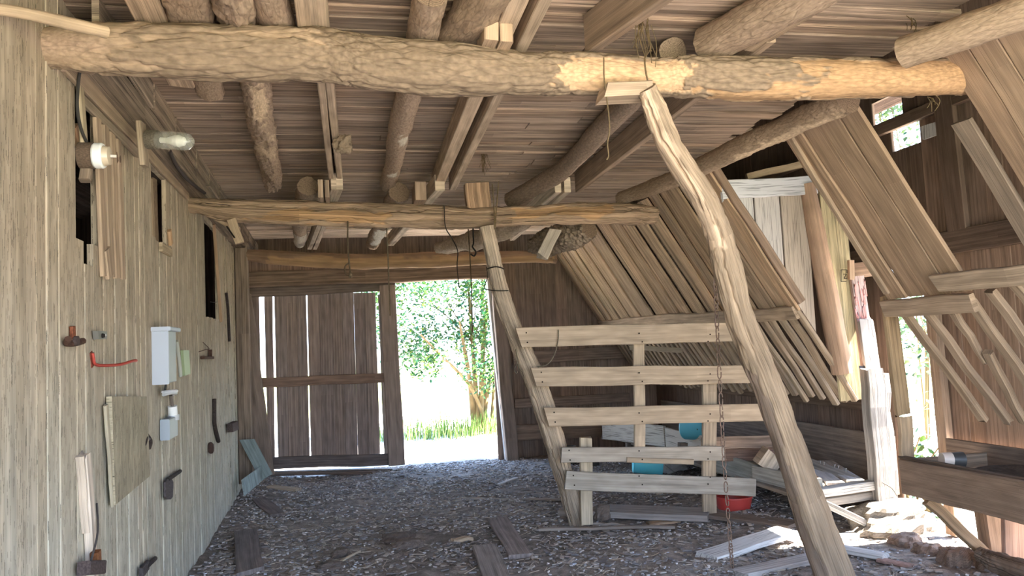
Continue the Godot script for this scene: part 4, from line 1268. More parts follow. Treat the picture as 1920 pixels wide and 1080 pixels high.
func wall_box(t: Node3D, called: String, d0: float, d1: float, y0: float, y1: float, out: float, c: Color, m: Material) -> void:
	# a box fixed to the left wall, reaching «out» from it
	var mid := (y0 + y1) * 0.5
	part(t, called, plank(Vector3(wall_x(d0) + out * 0.5, mid, -d0), Vector3(wall_x(d1) + out * 0.5, mid, -d1), Vector3.UP, y1 - y0, out, {"n": 1, "c": c, "m": m, "bow": 0.0, "ew": 0.0, "ch": 0.004}))

func build_left_wall_items() -> void:
	var along := Vector3(-0.033, 0, -1).normalized()
	var red := lin(168, 66, 54, 1.0)
	var rust := lin(118, 84, 68, 1.1)
	# window openings
	var w := setting("window_1", LW(200, 380))
	for k in 4:
		var u: float = [181.0, 196.0, 208.0, 220.0][k]
		part(w, "frame_strip", plank(lw(u - 6 + k * 1.5, 222 + k * 9, 0.012 - k * 0.003), lw(u + 8, 518 + k * 2, 0.012 - k * 0.003), along, 0.075 if k < 3 else 0.06, 0.018, {"n": 3, "c": vary(lin(170, 142, 114, 1.3), 0.08), "m": M.soft}))
	part(w, "frame_piece", plank(lw(190, 467, 0.018), lw(196, 519, 0.018), along, 0.085, 0.018, {"n": 1, "c": lin(170, 142, 114, 1.3)}))
	part(w, "inner_board", plank(lw(170, 236, -0.06), lw(177, 270, -0.06), along, 0.05, 0.02, {"n": 1, "c": lin(168, 124, 92, 1.3)}))
	part(w, "frame_side", plank(lw(140, 140, 0.014), lw(150, 268, 0.014), along, 0.05, 0.018, {"n": 2, "c": lin(172, 150, 118, 1.3)}))
	w = setting("window_2", LW(297, 390))
	part(w, "frame_strip", plank(lw(291, 335, -0.03), lw(297, 466, -0.03), along, 0.07, 0.02, {"n": 2, "c": lin(172, 144, 112, 1.3)}))
	part(w, "bark_board", plank(lw(303, 335, -0.045), lw(307, 460, -0.045), along, 0.11, 0.02, {"n": 3, "c": lin(132, 108, 84, 1.3), "m": M.bark}))
	part(w, "frame_chip", plank(lw(313, 432, 0.012), lw(316, 458, 0.012), along, 0.05, 0.02, {"n": 1, "c": lin(198, 152, 108, 1.3)}))
	part(w, "sill_piece", plank(lw(297, 463, 0.012), lw(316, 474, 0.012), Vector3.UP, 0.05, 0.02, {"n": 1, "c": lin(174, 150, 118, 1.3)}))
	w = setting("window_3", LW(396, 500))
	part(w, "frame_strip", plank(lw(399, 420, 0.008), lw(413, 602, 0.008), along, 0.05, 0.022, {"n": 3, "c": lin(186, 146, 110, 1.3), "m": M.soft}))
	part(w, "string", tube([lw(394, 566, 0.0), lw(403, 567, 0.0), lw(408, 566, 0.0)], 0.002, lin(200, 196, 186)))
	# porcelain lamp holder on a rusty box
	var p := lw(150, 292, 0.0)
	var t := thing("lamp_holder", "white porcelain lamp holder on a round rusty box high on the left wall", "lamp holder", p)
	part(t, "rusty_box", lathe(p, Vector3.RIGHT, [Vector2(0.0, 0.0), Vector2(0.052, 0.0), Vector2(0.052, 0.0), Vector2(0.052, 0.05), Vector2(0.052, 0.05), Vector2(0.0, 0.05)], lin(150, 122, 98), M.rust))
	part(t, "porcelain_ring", lathe(p + Vector3(0.05, 0, 0), Vector3.RIGHT, [Vector2(0.0, 0.0), Vector2(0.046, 0.0), Vector2(0.05, 0.006), Vector2(0.05, 0.03), Vector2(0.046, 0.036), Vector2(0.0, 0.036)], lin(226, 224, 216), M.glaze))
	part(t, "front_cap", lathe(p + Vector3(0.086, 0, 0), Vector3.RIGHT, [Vector2(0.0, 0.0), Vector2(0.04, 0.0), Vector2(0.036, 0.02), Vector2(0.036, 0.02), Vector2(0.0, 0.024)], lin(196, 176, 146), M.glaze))
	part(t, "pull_stub", tube([p + Vector3(0.105, 0, 0), p + Vector3(0.13, -0.002, 0)], 0.006, lin(206, 196, 180), M.plain))
	part(t, "bracket", plank(p + Vector3(0.02, -0.05, -0.01), p + Vector3(0.02, -0.1, 0.01), Vector3(0, 0, 1), 0.03, 0.04, {"n": 1, "c": lin(150, 126, 104)}))
	solo("electric_cable", "black cable running down the wall to the porcelain lamp holder", "cable", lw(130, 140, 0.0), func() -> ArrayMesh:
		return tube([lw(128, 128, 0.04), lw(130, 160, 0.03), lw(131, 200, 0.025), lw(138, 240, 0.025), lw(150, 274, 0.03)], 0.006, lin(46, 40, 36), M.plain, 6, 24))
	# jar lamp
	var j0 := P(290, 262, 3.72)
	var j1 := P(360, 266, 3.66)
	var ax := (j1 - j0).normalized()
	var L := (j1 - j0).length()
	t = thing("jar_lamp", "clear glass jar lamp sticking out from the upper boards under the ceiling", "lamp", j0)
	part(t, "base", lathe(j0 - ax * 0.03, ax, [Vector2(0.0, 0.0), Vector2(0.045, 0.0), Vector2(0.045, 0.0), Vector2(0.045, 0.04), Vector2(0.04, 0.05), Vector2(0.04, 0.05), Vector2(0.0, 0.05)], lin(158, 144, 122), M.rust))
	part(t, "glass_jar", lathe(j0 + ax * 0.02, ax, [Vector2(0.036, 0.0), Vector2(0.036, 0.012), Vector2(0.041, 0.02), Vector2(0.041, L - 0.06), Vector2(0.036, L - 0.035), Vector2(0.022, L - 0.02), Vector2(0.0, L - 0.015)], lin(255, 255, 255), M.glass))
	part(t, "bulb", lathe(j0 + ax * 0.03, ax, [Vector2(0.013, 0.0), Vector2(0.013, 0.03), Vector2(0.026, 0.07), Vector2(0.028, 0.09), Vector2(0.02, 0.115), Vector2(0.0, 0.122)], lin(226, 222, 204), M.glaze))
	part(t, "back_board", plank(j0 + Vector3(-0.06, 0.08, 0), j0 + Vector3(-0.05, -0.12, -0.02), along, 0.1, 0.025, {"n": 1, "c": lin(160, 138, 112, 1.3)}))
	solo("electric_cable", "dark cable hanging in a curve behind the jar lamp along the ceiling boards", "cable", P(320, 285, 4.4), func() -> ArrayMesh:
		return tube([P(318, 283, 4.4), P(328, 306, 4.6), P(345, 330, 4.9), P(368, 350, 5.25), P(384, 362, 5.5)], 0.011, lin(52, 42, 36), M.plain, 7, 30))
	# fuse box
	p = LW(306, 713)
	t = thing("fuse_box", "grey painted metal fuse box with its cover ajar on the left wall", "fuse box", p)
	var g := lin(170, 175, 184)
	var q := LW(284, 668)
	wall_box(t, "case", -q.z + 0.01, -q.z + 0.27, 1.365, 1.65, 0.075, lin(156, 160, 162), M.metal)
	wall_box(t, "cover", -q.z, -q.z + 0.02, 1.36, 1.655, 0.085, g, M.metal)
	wall_box(t, "hood", -q.z - 0.015, -q.z + 0.28, 1.645, 1.668, 0.1, g, M.metal)
	part(t, "side_channel", tube([lw(321, 640, 0.03), lw(326, 675, 0.03), lw(329, 706, 0.03)], 0.012, lin(188, 190, 180), M.metal))
	solo("electric_cable", "short black cable between the fuse box and the clamp below it", "cable", lw(300, 716), func() -> ArrayMesh:
		return tube([lw(300, 713, 0.03), lw(298, 725, 0.035), lw(297, 738, 0.03)], 0.006, lin(52, 50, 48), M.plain))
	p = LW(314, 824)
	t = thing("switch_box", "grey metal switch box with a white fitting and a clamp above it", "switch box", p)
	q = LW(300, 806)
	wall_box(t, "box_body", -q.z, -q.z + 0.24, q.y - 0.06, q.y + 0.055, 0.05, lin(150, 158, 168), M.metal)
	part(t, "neck", tube([lw(313, 789, 0.035), lw(313, 778, 0.035)], 0.032, lin(186, 190, 194), M.metal, 14))
	part(t, "white_fitting", tube([lw(312, 778, 0.035), lw(311, 762, 0.035)], 0.026, lin(224, 226, 226), M.plastic, 14))
	part(t, "stem", tube([lw(311, 762, 0.035), lw(308, 742, 0.035)], 0.01, lin(120, 108, 100), M.metal, 8))
	part(t, "clamp_ring", tube([lw(295, 741, 0.03), lw(300, 738, 0.06), lw(309, 738, 0.06), lw(312, 741, 0.03)], 0.009, lin(206, 208, 210), M.metal, 8))
	part(t, "clamp_ring", tube([lw(294, 736, 0.03), lw(300, 734, 0.065), lw(309, 734, 0.065), lw(313, 737, 0.03)], 0.008, lin(216, 218, 220), M.metal, 8))
	solo("green_strip", "narrow pale green painted metal strip beside the fuse box", "strip", LW(343, 703), func() -> ArrayMesh:
		return prism([lw(335, 657), lw(346, 657), lw(349, 701), lw(338, 705)], Vector3(0.018, 0, 0), lin(150, 164, 128), M.metal))
	t = thing("iron_bracket", "small rusty iron L bracket with a bent wire right of the green strip", "bracket", LW(382, 672))
	part(t, "bracket_plate", plank(lw(374, 671, 0.02), lw(393, 671, 0.02), Vector3.UP, 0.022, 0.03, {"n": 1, "c": rust, "m": M.rust}))
	part(t, "bracket_post", plank(lw(389, 656, 0.02), lw(389, 671, 0.02), along, 0.022, 0.03, {"n": 1, "c": rust, "m": M.rust}))
	part(t, "wire", tube([lw(370, 660), lw(377, 656, 0.03), lw(387, 654, 0.02), lw(378, 642)], 0.003, rust, M.rust))
	t = thing("red_hook", "bright red bent metal hook on the left wall", "hook", LW(190, 690))
	part(t, "hook_rod", tube([lw(167, 662, 0.012), lw(168, 672, 0.014), lw(170, 683, 0.016), lw(178, 686, 0.03), lw(195, 685, 0.06), lw(208, 679, 0.085), lw(214, 678, 0.09)], 0.0065, red, M.metal, 8, 30))
	part(t, "hook_plate", plank(lw(168, 660, 0.004), lw(171, 688, 0.004), along, 0.028, 0.006, {"n": 1, "c": lin(168, 96, 76), "m": M.rust}))
	t = thing("rusty_hook", "rusty iron latch hook with an orange brown tab at the left edge", "hook", LW(124, 648))
	part(t, "tab", plank(lw(130, 612, 0.01), lw(131, 636, 0.01), along, 0.036, 0.012, {"n": 1, "c": lin(190, 118, 88), "m": M.rust}))
	part(t, "iron_bar", tube([lw(110, 636, 0.03), lw(114, 644, 0.02), lw(126, 644, 0.025), lw(139, 640, 0.03)], 0.012, rust, M.rust, 8, 12))
	part(t, "nut", lathe(lw(122, 640, 0.03), Vector3.RIGHT, [Vector2(0.0, 0.0), Vector2(0.018, 0.0), Vector2(0.018, 0.0), Vector2(0.018, 0.014), Vector2(0.018, 0.014), Vector2(0.0, 0.014)], lin(116, 96, 90), M.rust, 6))
	t = thing("junction_plate", "small dark metal outlet plate above the red hook", "plate", LW(177, 636))
	part(t, "plate", prism([lw(168, 621), lw(186, 622), lw(186, 636), lw(170, 637)], Vector3(0.02, 0, 0), lin(116, 112, 104), M.metal))
	part(t, "screw", lathe(lw(176, 630, 0.03), Vector3.RIGHT, [Vector2(0.0, 0.0), Vector2(0.01, 0.0), Vector2(0.01, 0.0), Vector2(0.008, 0.01), Vector2(0.0, 0.012)], lin(60, 54, 50), M.rust, 10))
	part(t, "screw", lathe(lw(181, 629, 0.03), Vector3.RIGHT, [Vector2(0.0, 0.0), Vector2(0.008, 0.0), Vector2(0.008, 0.0), Vector2(0.0, 0.008)], lin(190, 186, 180), M.metal, 10))
	t = thing("rusty_clasp", "rusty two armed clasp on the wall below the switch box", "clasp", LW(266, 842))
	for s in [-1, 1]:
		part(t, "hinge_arm", tube([lw(267, 815, 0.015), lw(266 + s * 5, 828, 0.025), lw(266 + s * 6.5, 841, 0.015)], 0.013, lin(104, 88, 82), M.rust, 8, 10))
	part(t, "pin", lathe(lw(267, 824, 0.025), Vector3.RIGHT, [Vector2(0.0, 0.0), Vector2(0.014, 0.0), Vector2(0.014, 0.0), Vector2(0.0, 0.014)], lin(160, 150, 146), M.rust, 12))
	t = thing("iron_strap", "grey rounded iron strap hanging from a nail low on the wall", "strap", LW(309, 936))
	part(t, "strap", prism([lw(301, 905, 0.015), lw(304, 899, 0.015), lw(313, 899, 0.015), lw(316, 905, 0.015), lw(315, 932, 0.015), lw(311, 937, 0.015), lw(305, 937, 0.015), lw(302, 932, 0.015)], Vector3(0.012, 0, 0), lin(124, 116, 118), M.rust))
	part(t, "arm", tube([lw(307, 900, 0.02), lw(318, 891, 0.03), lw(331, 884, 0.02)], 0.012, lin(98, 90, 88), M.rust, 8, 8))
	t = thing("iron_strap", "dark iron strap at the very bottom of the wall right of the pale batten", "strap", LW(265, 1075))
	part(t, "strap", plank(lw(256, 1076, 0.02), lw(268, 1060, 0.02), along, 0.05, 0.02, {"n": 1, "c": lin(122, 112, 112), "m": M.rust}))
	part(t, "arm", tube([lw(265, 1065, 0.02), lw(273, 1052, 0.035), lw(283, 1048, 0.02)], 0.012, lin(92, 84, 82), M.rust, 8, 8))
	solo("iron_rod", "thin dark iron rod fixed upright on the wall beyond the bracket", "rod", LW(398, 815), func() -> ArrayMesh:
		return tube([lw(397, 748, 0.02), lw(397, 780, 0.02), lw(398, 800, 0.02), lw(405, 828, 0.02)], 0.016, lin(106, 92, 84), M.rust, 8, 14))
	solo("iron_rod", "long thin rod with a round end on the wall past the third opening", "rod", LW(427, 640), func() -> ArrayMesh:
		return tube([lw(420, 550, 0.02), lw(423, 580, 0.02), lw(426, 640, 0.02)], 0.014, lin(96, 82, 76), M.rust, 8, 14))
	solo("latch_block", "grey square latch block near the far end of the left wall", "latch", LW(430, 808), func() -> ArrayMesh:
		return prism([lw(423, 795), lw(434, 790), lw(436, 806), lw(424, 811)], Vector3(0.05, 0, 0), lin(132, 112, 104), M.rust))
	solo("iron_lump", "small rusty iron lump on the wall below the thin iron rod", "iron lump", LW(390, 845), func() -> ArrayMesh:
		return rock(lw(390, 840, 0.02), Vector3(0.05, 0.09, 0.06), lin(118, 90, 80), M.rust, 0.1, 12))
	solo("wood_knot", "dark round knot piece on the wall right of the first opening", "knot", LW(219, 295), func() -> ArrayMesh:
		return rock(lw(219, 297, 0.004), Vector3(0.02, 0.07, 0.06), lin(128, 100, 80), M.bark, 0.12, 16))
	# pale batten with a rusty foot piece
	t = thing("wall_batten", "pale split wooden batten standing against the lower left wall", "batten", LW(155, 1090))
	part(t, "batten", plank(lw(150, 852, 0.015), lw(166, 1100, 0.015), along, 0.065, 0.03, {"n": 4, "c": lin(222, 204, 184, 1.2), "m": M.soft, "ragged": 0.01, "w1": 0.055}))
	part(t, "split_piece", plank(lw(142, 856, 0.012), lw(154, 1000, 0.012), along, 0.02, 0.03, {"n": 3, "c": lin(214, 194, 172, 1.2), "m": M.soft, "w1": 0.008}))
	part(t, "foot_piece", plank(lw(134, 1068, 0.04), lw(166, 1066, 0.04), Vector3.UP, 0.05, 0.045, {"n": 1, "c": lin(124, 108, 106), "m": M.rust}))
	part(t, "orange_block", plank(lw(157, 1036, 0.04), lw(158, 1062, 0.04), along, 0.045, 0.03, {"n": 1, "c": lin(176, 118, 82), "m": M.rust}))
	part(t, "wire", tube([lw(142, 1056, 0.05), lw(156, 1000, 0.05), lw(171, 945, 0.02)], 0.004, lin(78, 74, 74), M.metal))
	solo("patch_panel", "overlapping patch board with a slanting lower edge nailed on the left wall", "board", LW(232, 950), func() -> ArrayMesh:
		return prism([lw(194, 744), lw(262, 744), lw(269, 893), lw(250, 908), lw(201, 948)], Vector3(0.022, 0, 0), lin(170, 158, 132, 1.25), M.wall))
	solo("trim_strip", "peeling narrow strip beside the slanting patch board", "strip", LW(198, 950), func() -> ArrayMesh:
		return plank(lw(190, 760, 0.016), lw(203, 948, 0.02), along, 0.035, 0.012, {"n": 4, "c": lin(184, 172, 146, 1.25), "w1": 0.05}))
	# blue grey boards leaning in the corner
	t = thing("leaning_boards", "two blue grey painted boards propped in the far left corner", "board", FL(470, 925))
	part(t, "board", plank(P(463, 824, 8.3), P(500, 895, 8.2), Vector3(1, 0.4, 0), 0.13, 0.02, {"n": 1, "c": lin(152, 164, 162, 1.1), "m": M.soft, "s0": 0.5}))
	part(t, "board", prism([P(452, 900, 7.75), P(497, 868, 8.3), P(500, 893, 8.3), P(457, 930, 7.75)], Vector3(0.01, 0, -0.02), lin(156, 170, 168, 1.1), M.soft))
	solo("leaning_plank", "dark tapering plank leaning aslant against the far left corner by the door leaf", "plank", P(498, 890, 9.4), func() -> ArrayMesh:
		return plank(P(458, 552, 8.95), P(494, 892, 9.3), Vector3.RIGHT, 0.14, 0.03, {"n": 5, "c": lin(150, 128, 112, 1.25), "w1": 0.24, "bow": 0.01}))
	solo("corner_post", "dark squared corner post where the left wall meets the far wall", "post", P(460, 905, 8.5), func() -> ArrayMesh:
		return plank(P(452, 462, 8.5), P(462, 905, 8.5), Vector3.RIGHT, 0.13, 0.12, {"n": 5, "c": lin(150, 128, 108, 1.25), "m": M.rough, "ch": 0.01}))


# ================================================================ things on the floor
func lay(called: String, label: String, category: String, u1: float, v1: float, u2: float, v2: float, w: float, t: float, o := {}) -> void:
	var a := FL(u1, v1) + Vector3(0, t * 0.5 + 0.004 + o.get("y0", 0.0), 0)
	var b := FL(u2, v2) + Vector3(0, t * 0.5 + 0.004 + o.get("y1", 0.0), 0)
	var wd := (b - a).cross(Vector3.UP)
	solo(called, label, category, (a + b) * 0.5 - Vector3(0, t * 0.5, 0), func() -> ArrayMesh: return plank(a, b, wd, w, t, o), {"board": "boards on the dirt floor", "lath": "laths on the dirt floor", "wood chip": "wood chips on the dirt floor"}.get(category, "bark strips on the ground"))

func build_floor_items() -> void:
	var grey := lin(150, 136, 128, 1.2)
	lay("floor_board", "short grey board lying near the bottom of the left wall", "board", 460, 1001, 470, 1078, 0.17, 0.03, {"n": 3, "c": lin(132, 122, 118, 1.2), "s1": 0.5})
	lay("floor_board", "half buried dark board in the dirt between the wall and the grey board", "board", 485, 938, 520, 968, 0.14, 0.02, {"n": 2, "c": lin(128, 114, 106, 1.1), "ew": 0.15})
	lay("floor_board", "grey board lying in the middle foreground, the farther of two", "board", 934, 978, 976, 1048, 0.16, 0.03, {"n": 3, "c": grey, "ragged": 0.01})
	lay("floor_board", "speckled grey board at the bottom edge of the middle foreground, the nearer of two", "board", 908, 1030, 932, 1092, 0.17, 0.03, {"n": 3, "c": lin(158, 146, 138, 1.2)})
	lay("floor_board", "broad whitened board lying aslant behind the hanging chain", "board", 1325, 1048, 1478, 1012, 0.19, 0.035, {"n": 4, "c": lin(216, 214, 212, 1.15), "m": M.white, "ragged": 0.02, "y0": -0.01, "y1": 0.04})
	lay("floor_board", "pale grey board at the bottom edge left of the leaning log post", "board", 1385, 1082, 1525, 1052, 0.13, 0.03, {"n": 3, "c": lin(190, 182, 176, 1.2), "ragged": 0.02})
	lay("floor_board", "wide weathered board lying flat behind the foot of the fence", "board", 1055, 962, 1330, 972, 0.3, 0.05, {"n": 5, "c": lin(158, 146, 138, 1.2)})
	lay("floor_lath", "long thin broken lath on the floor in front of the fence", "lath", 1010, 996, 1265, 992, 0.05, 0.02, {"n": 5, "c": lin(160, 144, 130, 1.2), "bow": 0.012, "ew": 0.2})
	lay("floor_lath", "thin lath lying across the floor left of the fence foot", "lath", 868, 937, 1060, 940, 0.045, 0.02, {"n": 4, "c": lin(160, 146, 134, 1.2), "bow": 0.01})
	lay("floor_lath", "dark thin log strip lying under the closed door leaf", "lath", 520, 893, 700, 889, 0.06, 0.03, {"n": 4, "c": lin(124, 104, 92, 1.2), "bow": 0.012})
	lay("floor_board", "grey board between the leaning log post and the stones", "board", 1560, 1030, 1660, 1050, 0.1, 0.03, {"n": 3, "c": lin(206, 200, 194, 1.15), "ragged": 0.02})
	lay("floor_board", "small grey board end lying in front of the sill stone", "board", 1535, 1022, 1610, 1006, 0.09, 0.03, {"n": 2, "c": lin(180, 176, 172, 1.15)})
	lay("floor_board", "dark board on the floor right of the wide fence board", "board", 1330, 968, 1490, 990, 0.2, 0.03, {"n": 3, "c": lin(138, 120, 106, 1.2)})
	lay("bark_strip", "reddish strip of bark on the sunlit ground before the stones", "bark", 1648, 1054, 1710, 1066, 0.06, 0.02, {"n": 4, "c": lin(176, 138, 122, 1.1), "m": M.bark, "ew": 0.3})
	lay("bark_strip", "curved pale bark strip lying before the fence foot", "bark", 1110, 986, 1172, 990, 0.03, 0.02, {"n": 5, "c": lin(178, 164, 150, 1.2), "bow": 0.02})
	lay("wood_chip", "brownish flat wood piece in front of the wide fence board", "wood chip", 1215, 986, 1275, 980, 0.09, 0.02, {"n": 3, "c": lin(178, 146, 116, 1.2), "ew": 0.3, "w1": 0.04})
	lay("wood_chip", "tan arched bark chip in the middle of the floor", "wood chip", 848, 1018, 884, 1014, 0.06, 0.025, {"n": 4, "c": lin(188, 160, 128, 1.2), "ew": 0.2, "bow": 0.01})
	lay("wood_chip", "light slanting splinter left of the flat stones", "wood chip", 640, 1056, 676, 1036, 0.03, 0.015, {"n": 3, "c": lin(196, 176, 150, 1.2), "w1": 0.012})
	lay("wood_chip", "pale splinter lying near the far right floor before the doorway", "wood chip", 935, 912, 968, 899, 0.05, 0.02, {"n": 2, "c": lin(196, 190, 184, 1.2)})
	lay("wood_chip", "long pale wood pieces at the foot of the blue grey boards", "wood chip", 505, 916, 560, 922, 0.08, 0.03, {"n": 3, "c": lin(184, 162, 136, 1.2), "ew": 0.2})
	# stones
	var sc := lin(146, 128, 116, 1.2)
	var flat := [["flat brown stone lying on the floor, the left of the overlapping pair", 748, 1012, 0.26, 0.07, 0.2], ["flat brown stone lying on the floor, the right of the overlapping pair", 768, 1026, 0.24, 0.08, 0.16], ["small grey stone half sunk in the dirt left of the flat pair", 640, 1042, 0.14, 0.07, 0.12], ["dark stone lump at the foot of the crooked fence post", 1130, 970, 0.16, 0.13, 0.16], ["low broken clod near the bottom edge of the floor", 620, 1066, 0.2, 0.06, 0.14]]
	for f in flat:
		var p := FL(f[1], f[2])
		solo("floor_stone", f[0], "stone", p, func() -> ArrayMesh: return rock(p + Vector3(0, f[4] * 0.25, 0), Vector3(f[3], f[4], f[5]), vary(sc, 0.06), M.stone, 0.16, 40))
	var pale := lin(158, 146, 130)
	var big := [["long rough sill stone under the white door post", 1672, 992, 0.62, 0.3, 0.42, 4.95], ["rounded brown field stone at the bottom right in the sun", 1796, 1066, 0.2, 0.2, 0.2, 4.1], ["smaller field stone left of the rounded one", 1742, 1046, 0.2, 0.14, 0.16, 4.35], ["reddish field stone against the sill timber", 1858, 1072, 0.22, 0.2, 0.22, 3.95], ["low field stone between the sill stone and the rounded one", 1700, 1020, 0.22, 0.14, 0.2, 4.6]]
	for f in big:
		var p := P(f[1], f[2], f[6])
		p.y = 0.0
		solo("field_stone", f[0], "stone", p, func() -> ArrayMesh: return rock(Vector3(p.x, f[4] * 0.25, p.z), Vector3(f[3], f[4], f[5]), vary(pale if f[3] > 0.5 else lin(168, 138, 118, 1.15), 0.05), M.stone, 0.17, 44))
	# buckets behind the fence
	var cyan := lin(104, 208, 224, 1.2)
	var bp := FL(1215, 892) + Vector3(0, 0.14, 0)
	var ax := Vector3(0.93, -0.08, 0.25).normalized()
	var t := thing("bucket", "bright blue plastic bucket lying on its side behind the lowest fence boards", "bucket", bp - Vector3(0, 0.13, 0))
	part(t, "pail", lathe(bp - ax * 0.15, ax, [Vector2(0.0, 0.0), Vector2(0.11, 0.0), Vector2(0.115, 0.01), Vector2(0.135, 0.28), Vector2(0.142, 0.28), Vector2(0.142, 0.3), Vector2(0.132, 0.3), Vector2(0.132, 0.3), Vector2(0.108, 0.02), Vector2(0.0, 0.02)], cyan, M.plastic))
	part(t, "handle", tube([bp + ax * 0.13 + Vector3(0, 0, 0.14), bp + ax * 0.24 + Vector3(0.02, -0.1, 0.1), bp + ax * 0.26 + Vector3(0.02, -0.12, -0.05), bp + ax * 0.13 + Vector3(0, 0, -0.14)], 0.004, lin(150, 150, 150), M.metal))
	var b2 := P(1303, 803, 7.0)
	t = thing("bucket", "blue plastic bucket tipped over in the far trough behind the fence post", "bucket", b2 - Vector3(0, 0.12, 0))
	var ax2 := Vector3(0.6, 0.1, 0.8).normalized()
	part(t, "pail", lathe(b2 - ax2 * 0.12, ax2, [Vector2(0.0, 0.0), Vector2(0.095, 0.0), Vector2(0.1, 0.01), Vector2(0.125, 0.24), Vector2(0.132, 0.24), Vector2(0.132, 0.255), Vector2(0.12, 0.255), Vector2(0.12, 0.255), Vector2(0.09, 0.02), Vector2(0.0, 0.02)], lin(96, 184, 204, 1.1), M.plastic))
	part(t, "handle", tube([b2 + ax2 * 0.12 + Vector3(-0.12, 0, 0.05), b2 + ax2 * 0.2 + Vector3(-0.06, -0.1, 0.0), b2 + ax2 * 0.12 + Vector3(0.1, -0.02, -0.08)], 0.004, lin(70, 72, 76), M.metal))
	var rp0 := FL(1370, 955)
	solo("feed_pan", "red rubber feed pan on the floor behind the fence post", "pan", rp0, func() -> ArrayMesh:
		return lathe(rp0 + Vector3(0.03, 0, 0), Vector3.UP, [Vector2(0.0, 0.0), Vector2(0.12, 0.0), Vector2(0.13, 0.01), Vector2(0.15, 0.1), Vector2(0.156, 0.1), Vector2(0.156, 0.112), Vector2(0.146, 0.112), Vector2(0.146, 0.112), Vector2(0.125, 0.02), Vector2(0.0, 0.02)], lin(176, 62, 58), M.plastic))
	var cans := [["rusty tin can behind the short fence post, the right one", 1110, 850, 0.085, 0.2], ["grey tin can behind the crooked post, the left one", 1068, 848, 0.08, 0.22]]
	for c in cans:
		var p := FL(c[1], c[2] + 24)
		t = thing("tin_can", c[0], "can", p)
		part(t, "can_body", lathe(p + Vector3(0, 0.0, 0), Vector3.UP, [Vector2(0.0, 0.0), Vector2(c[3], 0.0), Vector2(c[3], 0.0), Vector2(c[3], c[4]), Vector2(c[3] * 0.95, c[4]), Vector2(c[3] * 0.95, c[4]), Vector2(c[3] * 0.95, 0.02), Vector2(0.0, 0.02)], lin(126, 118, 110), M.rust))
		part(t, "can_rim", lathe(p + Vector3(0, c[4], 0), Vector3.UP, [Vector2(c[3], -0.006), Vector2(c[3] + 0.006, 0.0), Vector2(c[3], 0.006)], lin(158, 138, 118), M.metal))
	solo("white_board", "white narrow board standing between the door post and the crooked post", "board", FL(1040, 880), func() -> ArrayMesh:
		return plank(P(1030, 822, 8.6), P(1044, 878, 8.6), Vector3.RIGHT, 0.1, 0.02, {"n": 2, "c": lin(222, 226, 220, 1.1), "m": M.soft, "w1": 0.13}))
	solo("feed_sack", "crumpled pale grey sack beside the blue bucket on the floor", "sack", FL(1258, 890), func() -> ArrayMesh:
		return rock(FL(1258, 888) + Vector3(0.02, 0.08, -0.08), Vector3(0.36, 0.15, 0.2), lin(176, 174, 170, 1.1), M.plain, 0.3, 26))
	# loose straw, chips and feathers that nobody could count
	var one := plank(Vector3(0, 0, -0.5), Vector3(0, 0, 0.5), Vector3.RIGHT, 1.0, 1.0, {"n": 1, "c": Color.WHITE, "m": M.plain, "ch": 0.1, "bow": 0.0, "ew": 0.0})
	org = Vector3.ZERO
	one = plank(Vector3(0, 0, -0.5), Vector3(0, 0, 0.5), Vector3.RIGHT, 1.0, 1.0, {"n": 1, "c": Color.WHITE, "m": M.plain, "ch": 0.1, "bow": 0.0, "ew": 0.0})
	var sets := [
		["floor_straw", "short bits of straw and splinters strewn over the dirt floor", "straw", 9000, [0.03, 0.12], [0.002, 0.006], 0.002, [lin(172, 156, 134), lin(146, 130, 116), lin(122, 110, 102), lin(196, 182, 160), lin(160, 152, 146)]],
		["floor_chips", "small flat wood chips and clods scattered over the dirt floor", "wood chips", 4500, [0.015, 0.06], [0.012, 0.035], 0.008, [lin(128, 116, 108), lin(114, 104, 100), lin(148, 134, 122), lin(136, 128, 126), lin(170, 158, 146)]],
		["floor_feathers", "tiny white feathers and flecks scattered on the dirt floor", "feathers", 900, [0.01, 0.035], [0.006, 0.014], 0.003, [lin(226, 230, 238), lin(206, 210, 220), lin(190, 196, 206)]],
		["floor_grit", "fine pale gravel bits thick on the floor toward the doorway", "gravel", 9000, [0.008, 0.022], [0.008, 0.02], 0.008, [lin(160, 154, 152), lin(196, 190, 186), lin(138, 130, 128), lin(124, 116, 114)]],
	]
	for s in sets:
		var xf := []
		var cols := []
		while xf.size() < s[3]:
			var z := rng.randf_range(-9.9, -2.6)
			if s[0] == "floor_grit" and rng.randf() < 0.75:
				z = rng.randf_range(-9.9, -7.0) if rng.randf() < 0.5 else z
			var x := rng.randf_range(wall_x(-z) + 0.02, 3.9)
			if z > -5.2 and x > 3.3 and rng.randf() < 0.6:
				continue
			var sc2 := Vector3(rng.randf_range(s[5][0], s[5][1]), s[6], rng.randf_range(s[4][0], s[4][1]))
			var bb := Basis.from_euler(Vector3(rng.randf_range(-0.25, 0.25), rng.randf() * TAU, rng.randf_range(-0.3, 0.3)))
			var clump := lump.get_noise_2d(x * 90.0 + 77.0, z * 90.0)
			if rng.randf() > 0.75 + clump * 1.2:
				continue
			xf.append(Transform3D(bb.scaled_local(sc2), Vector3(x, floor_height(x, z) + 0.006 + s[6] * 0.3, z)))
			cols.append(vary(s[7][rng.randi() % s[7].size()], 0.2))
		var o := scatter(self, s[0], one, xf, cols)
		meta(o, s[1], s[2])


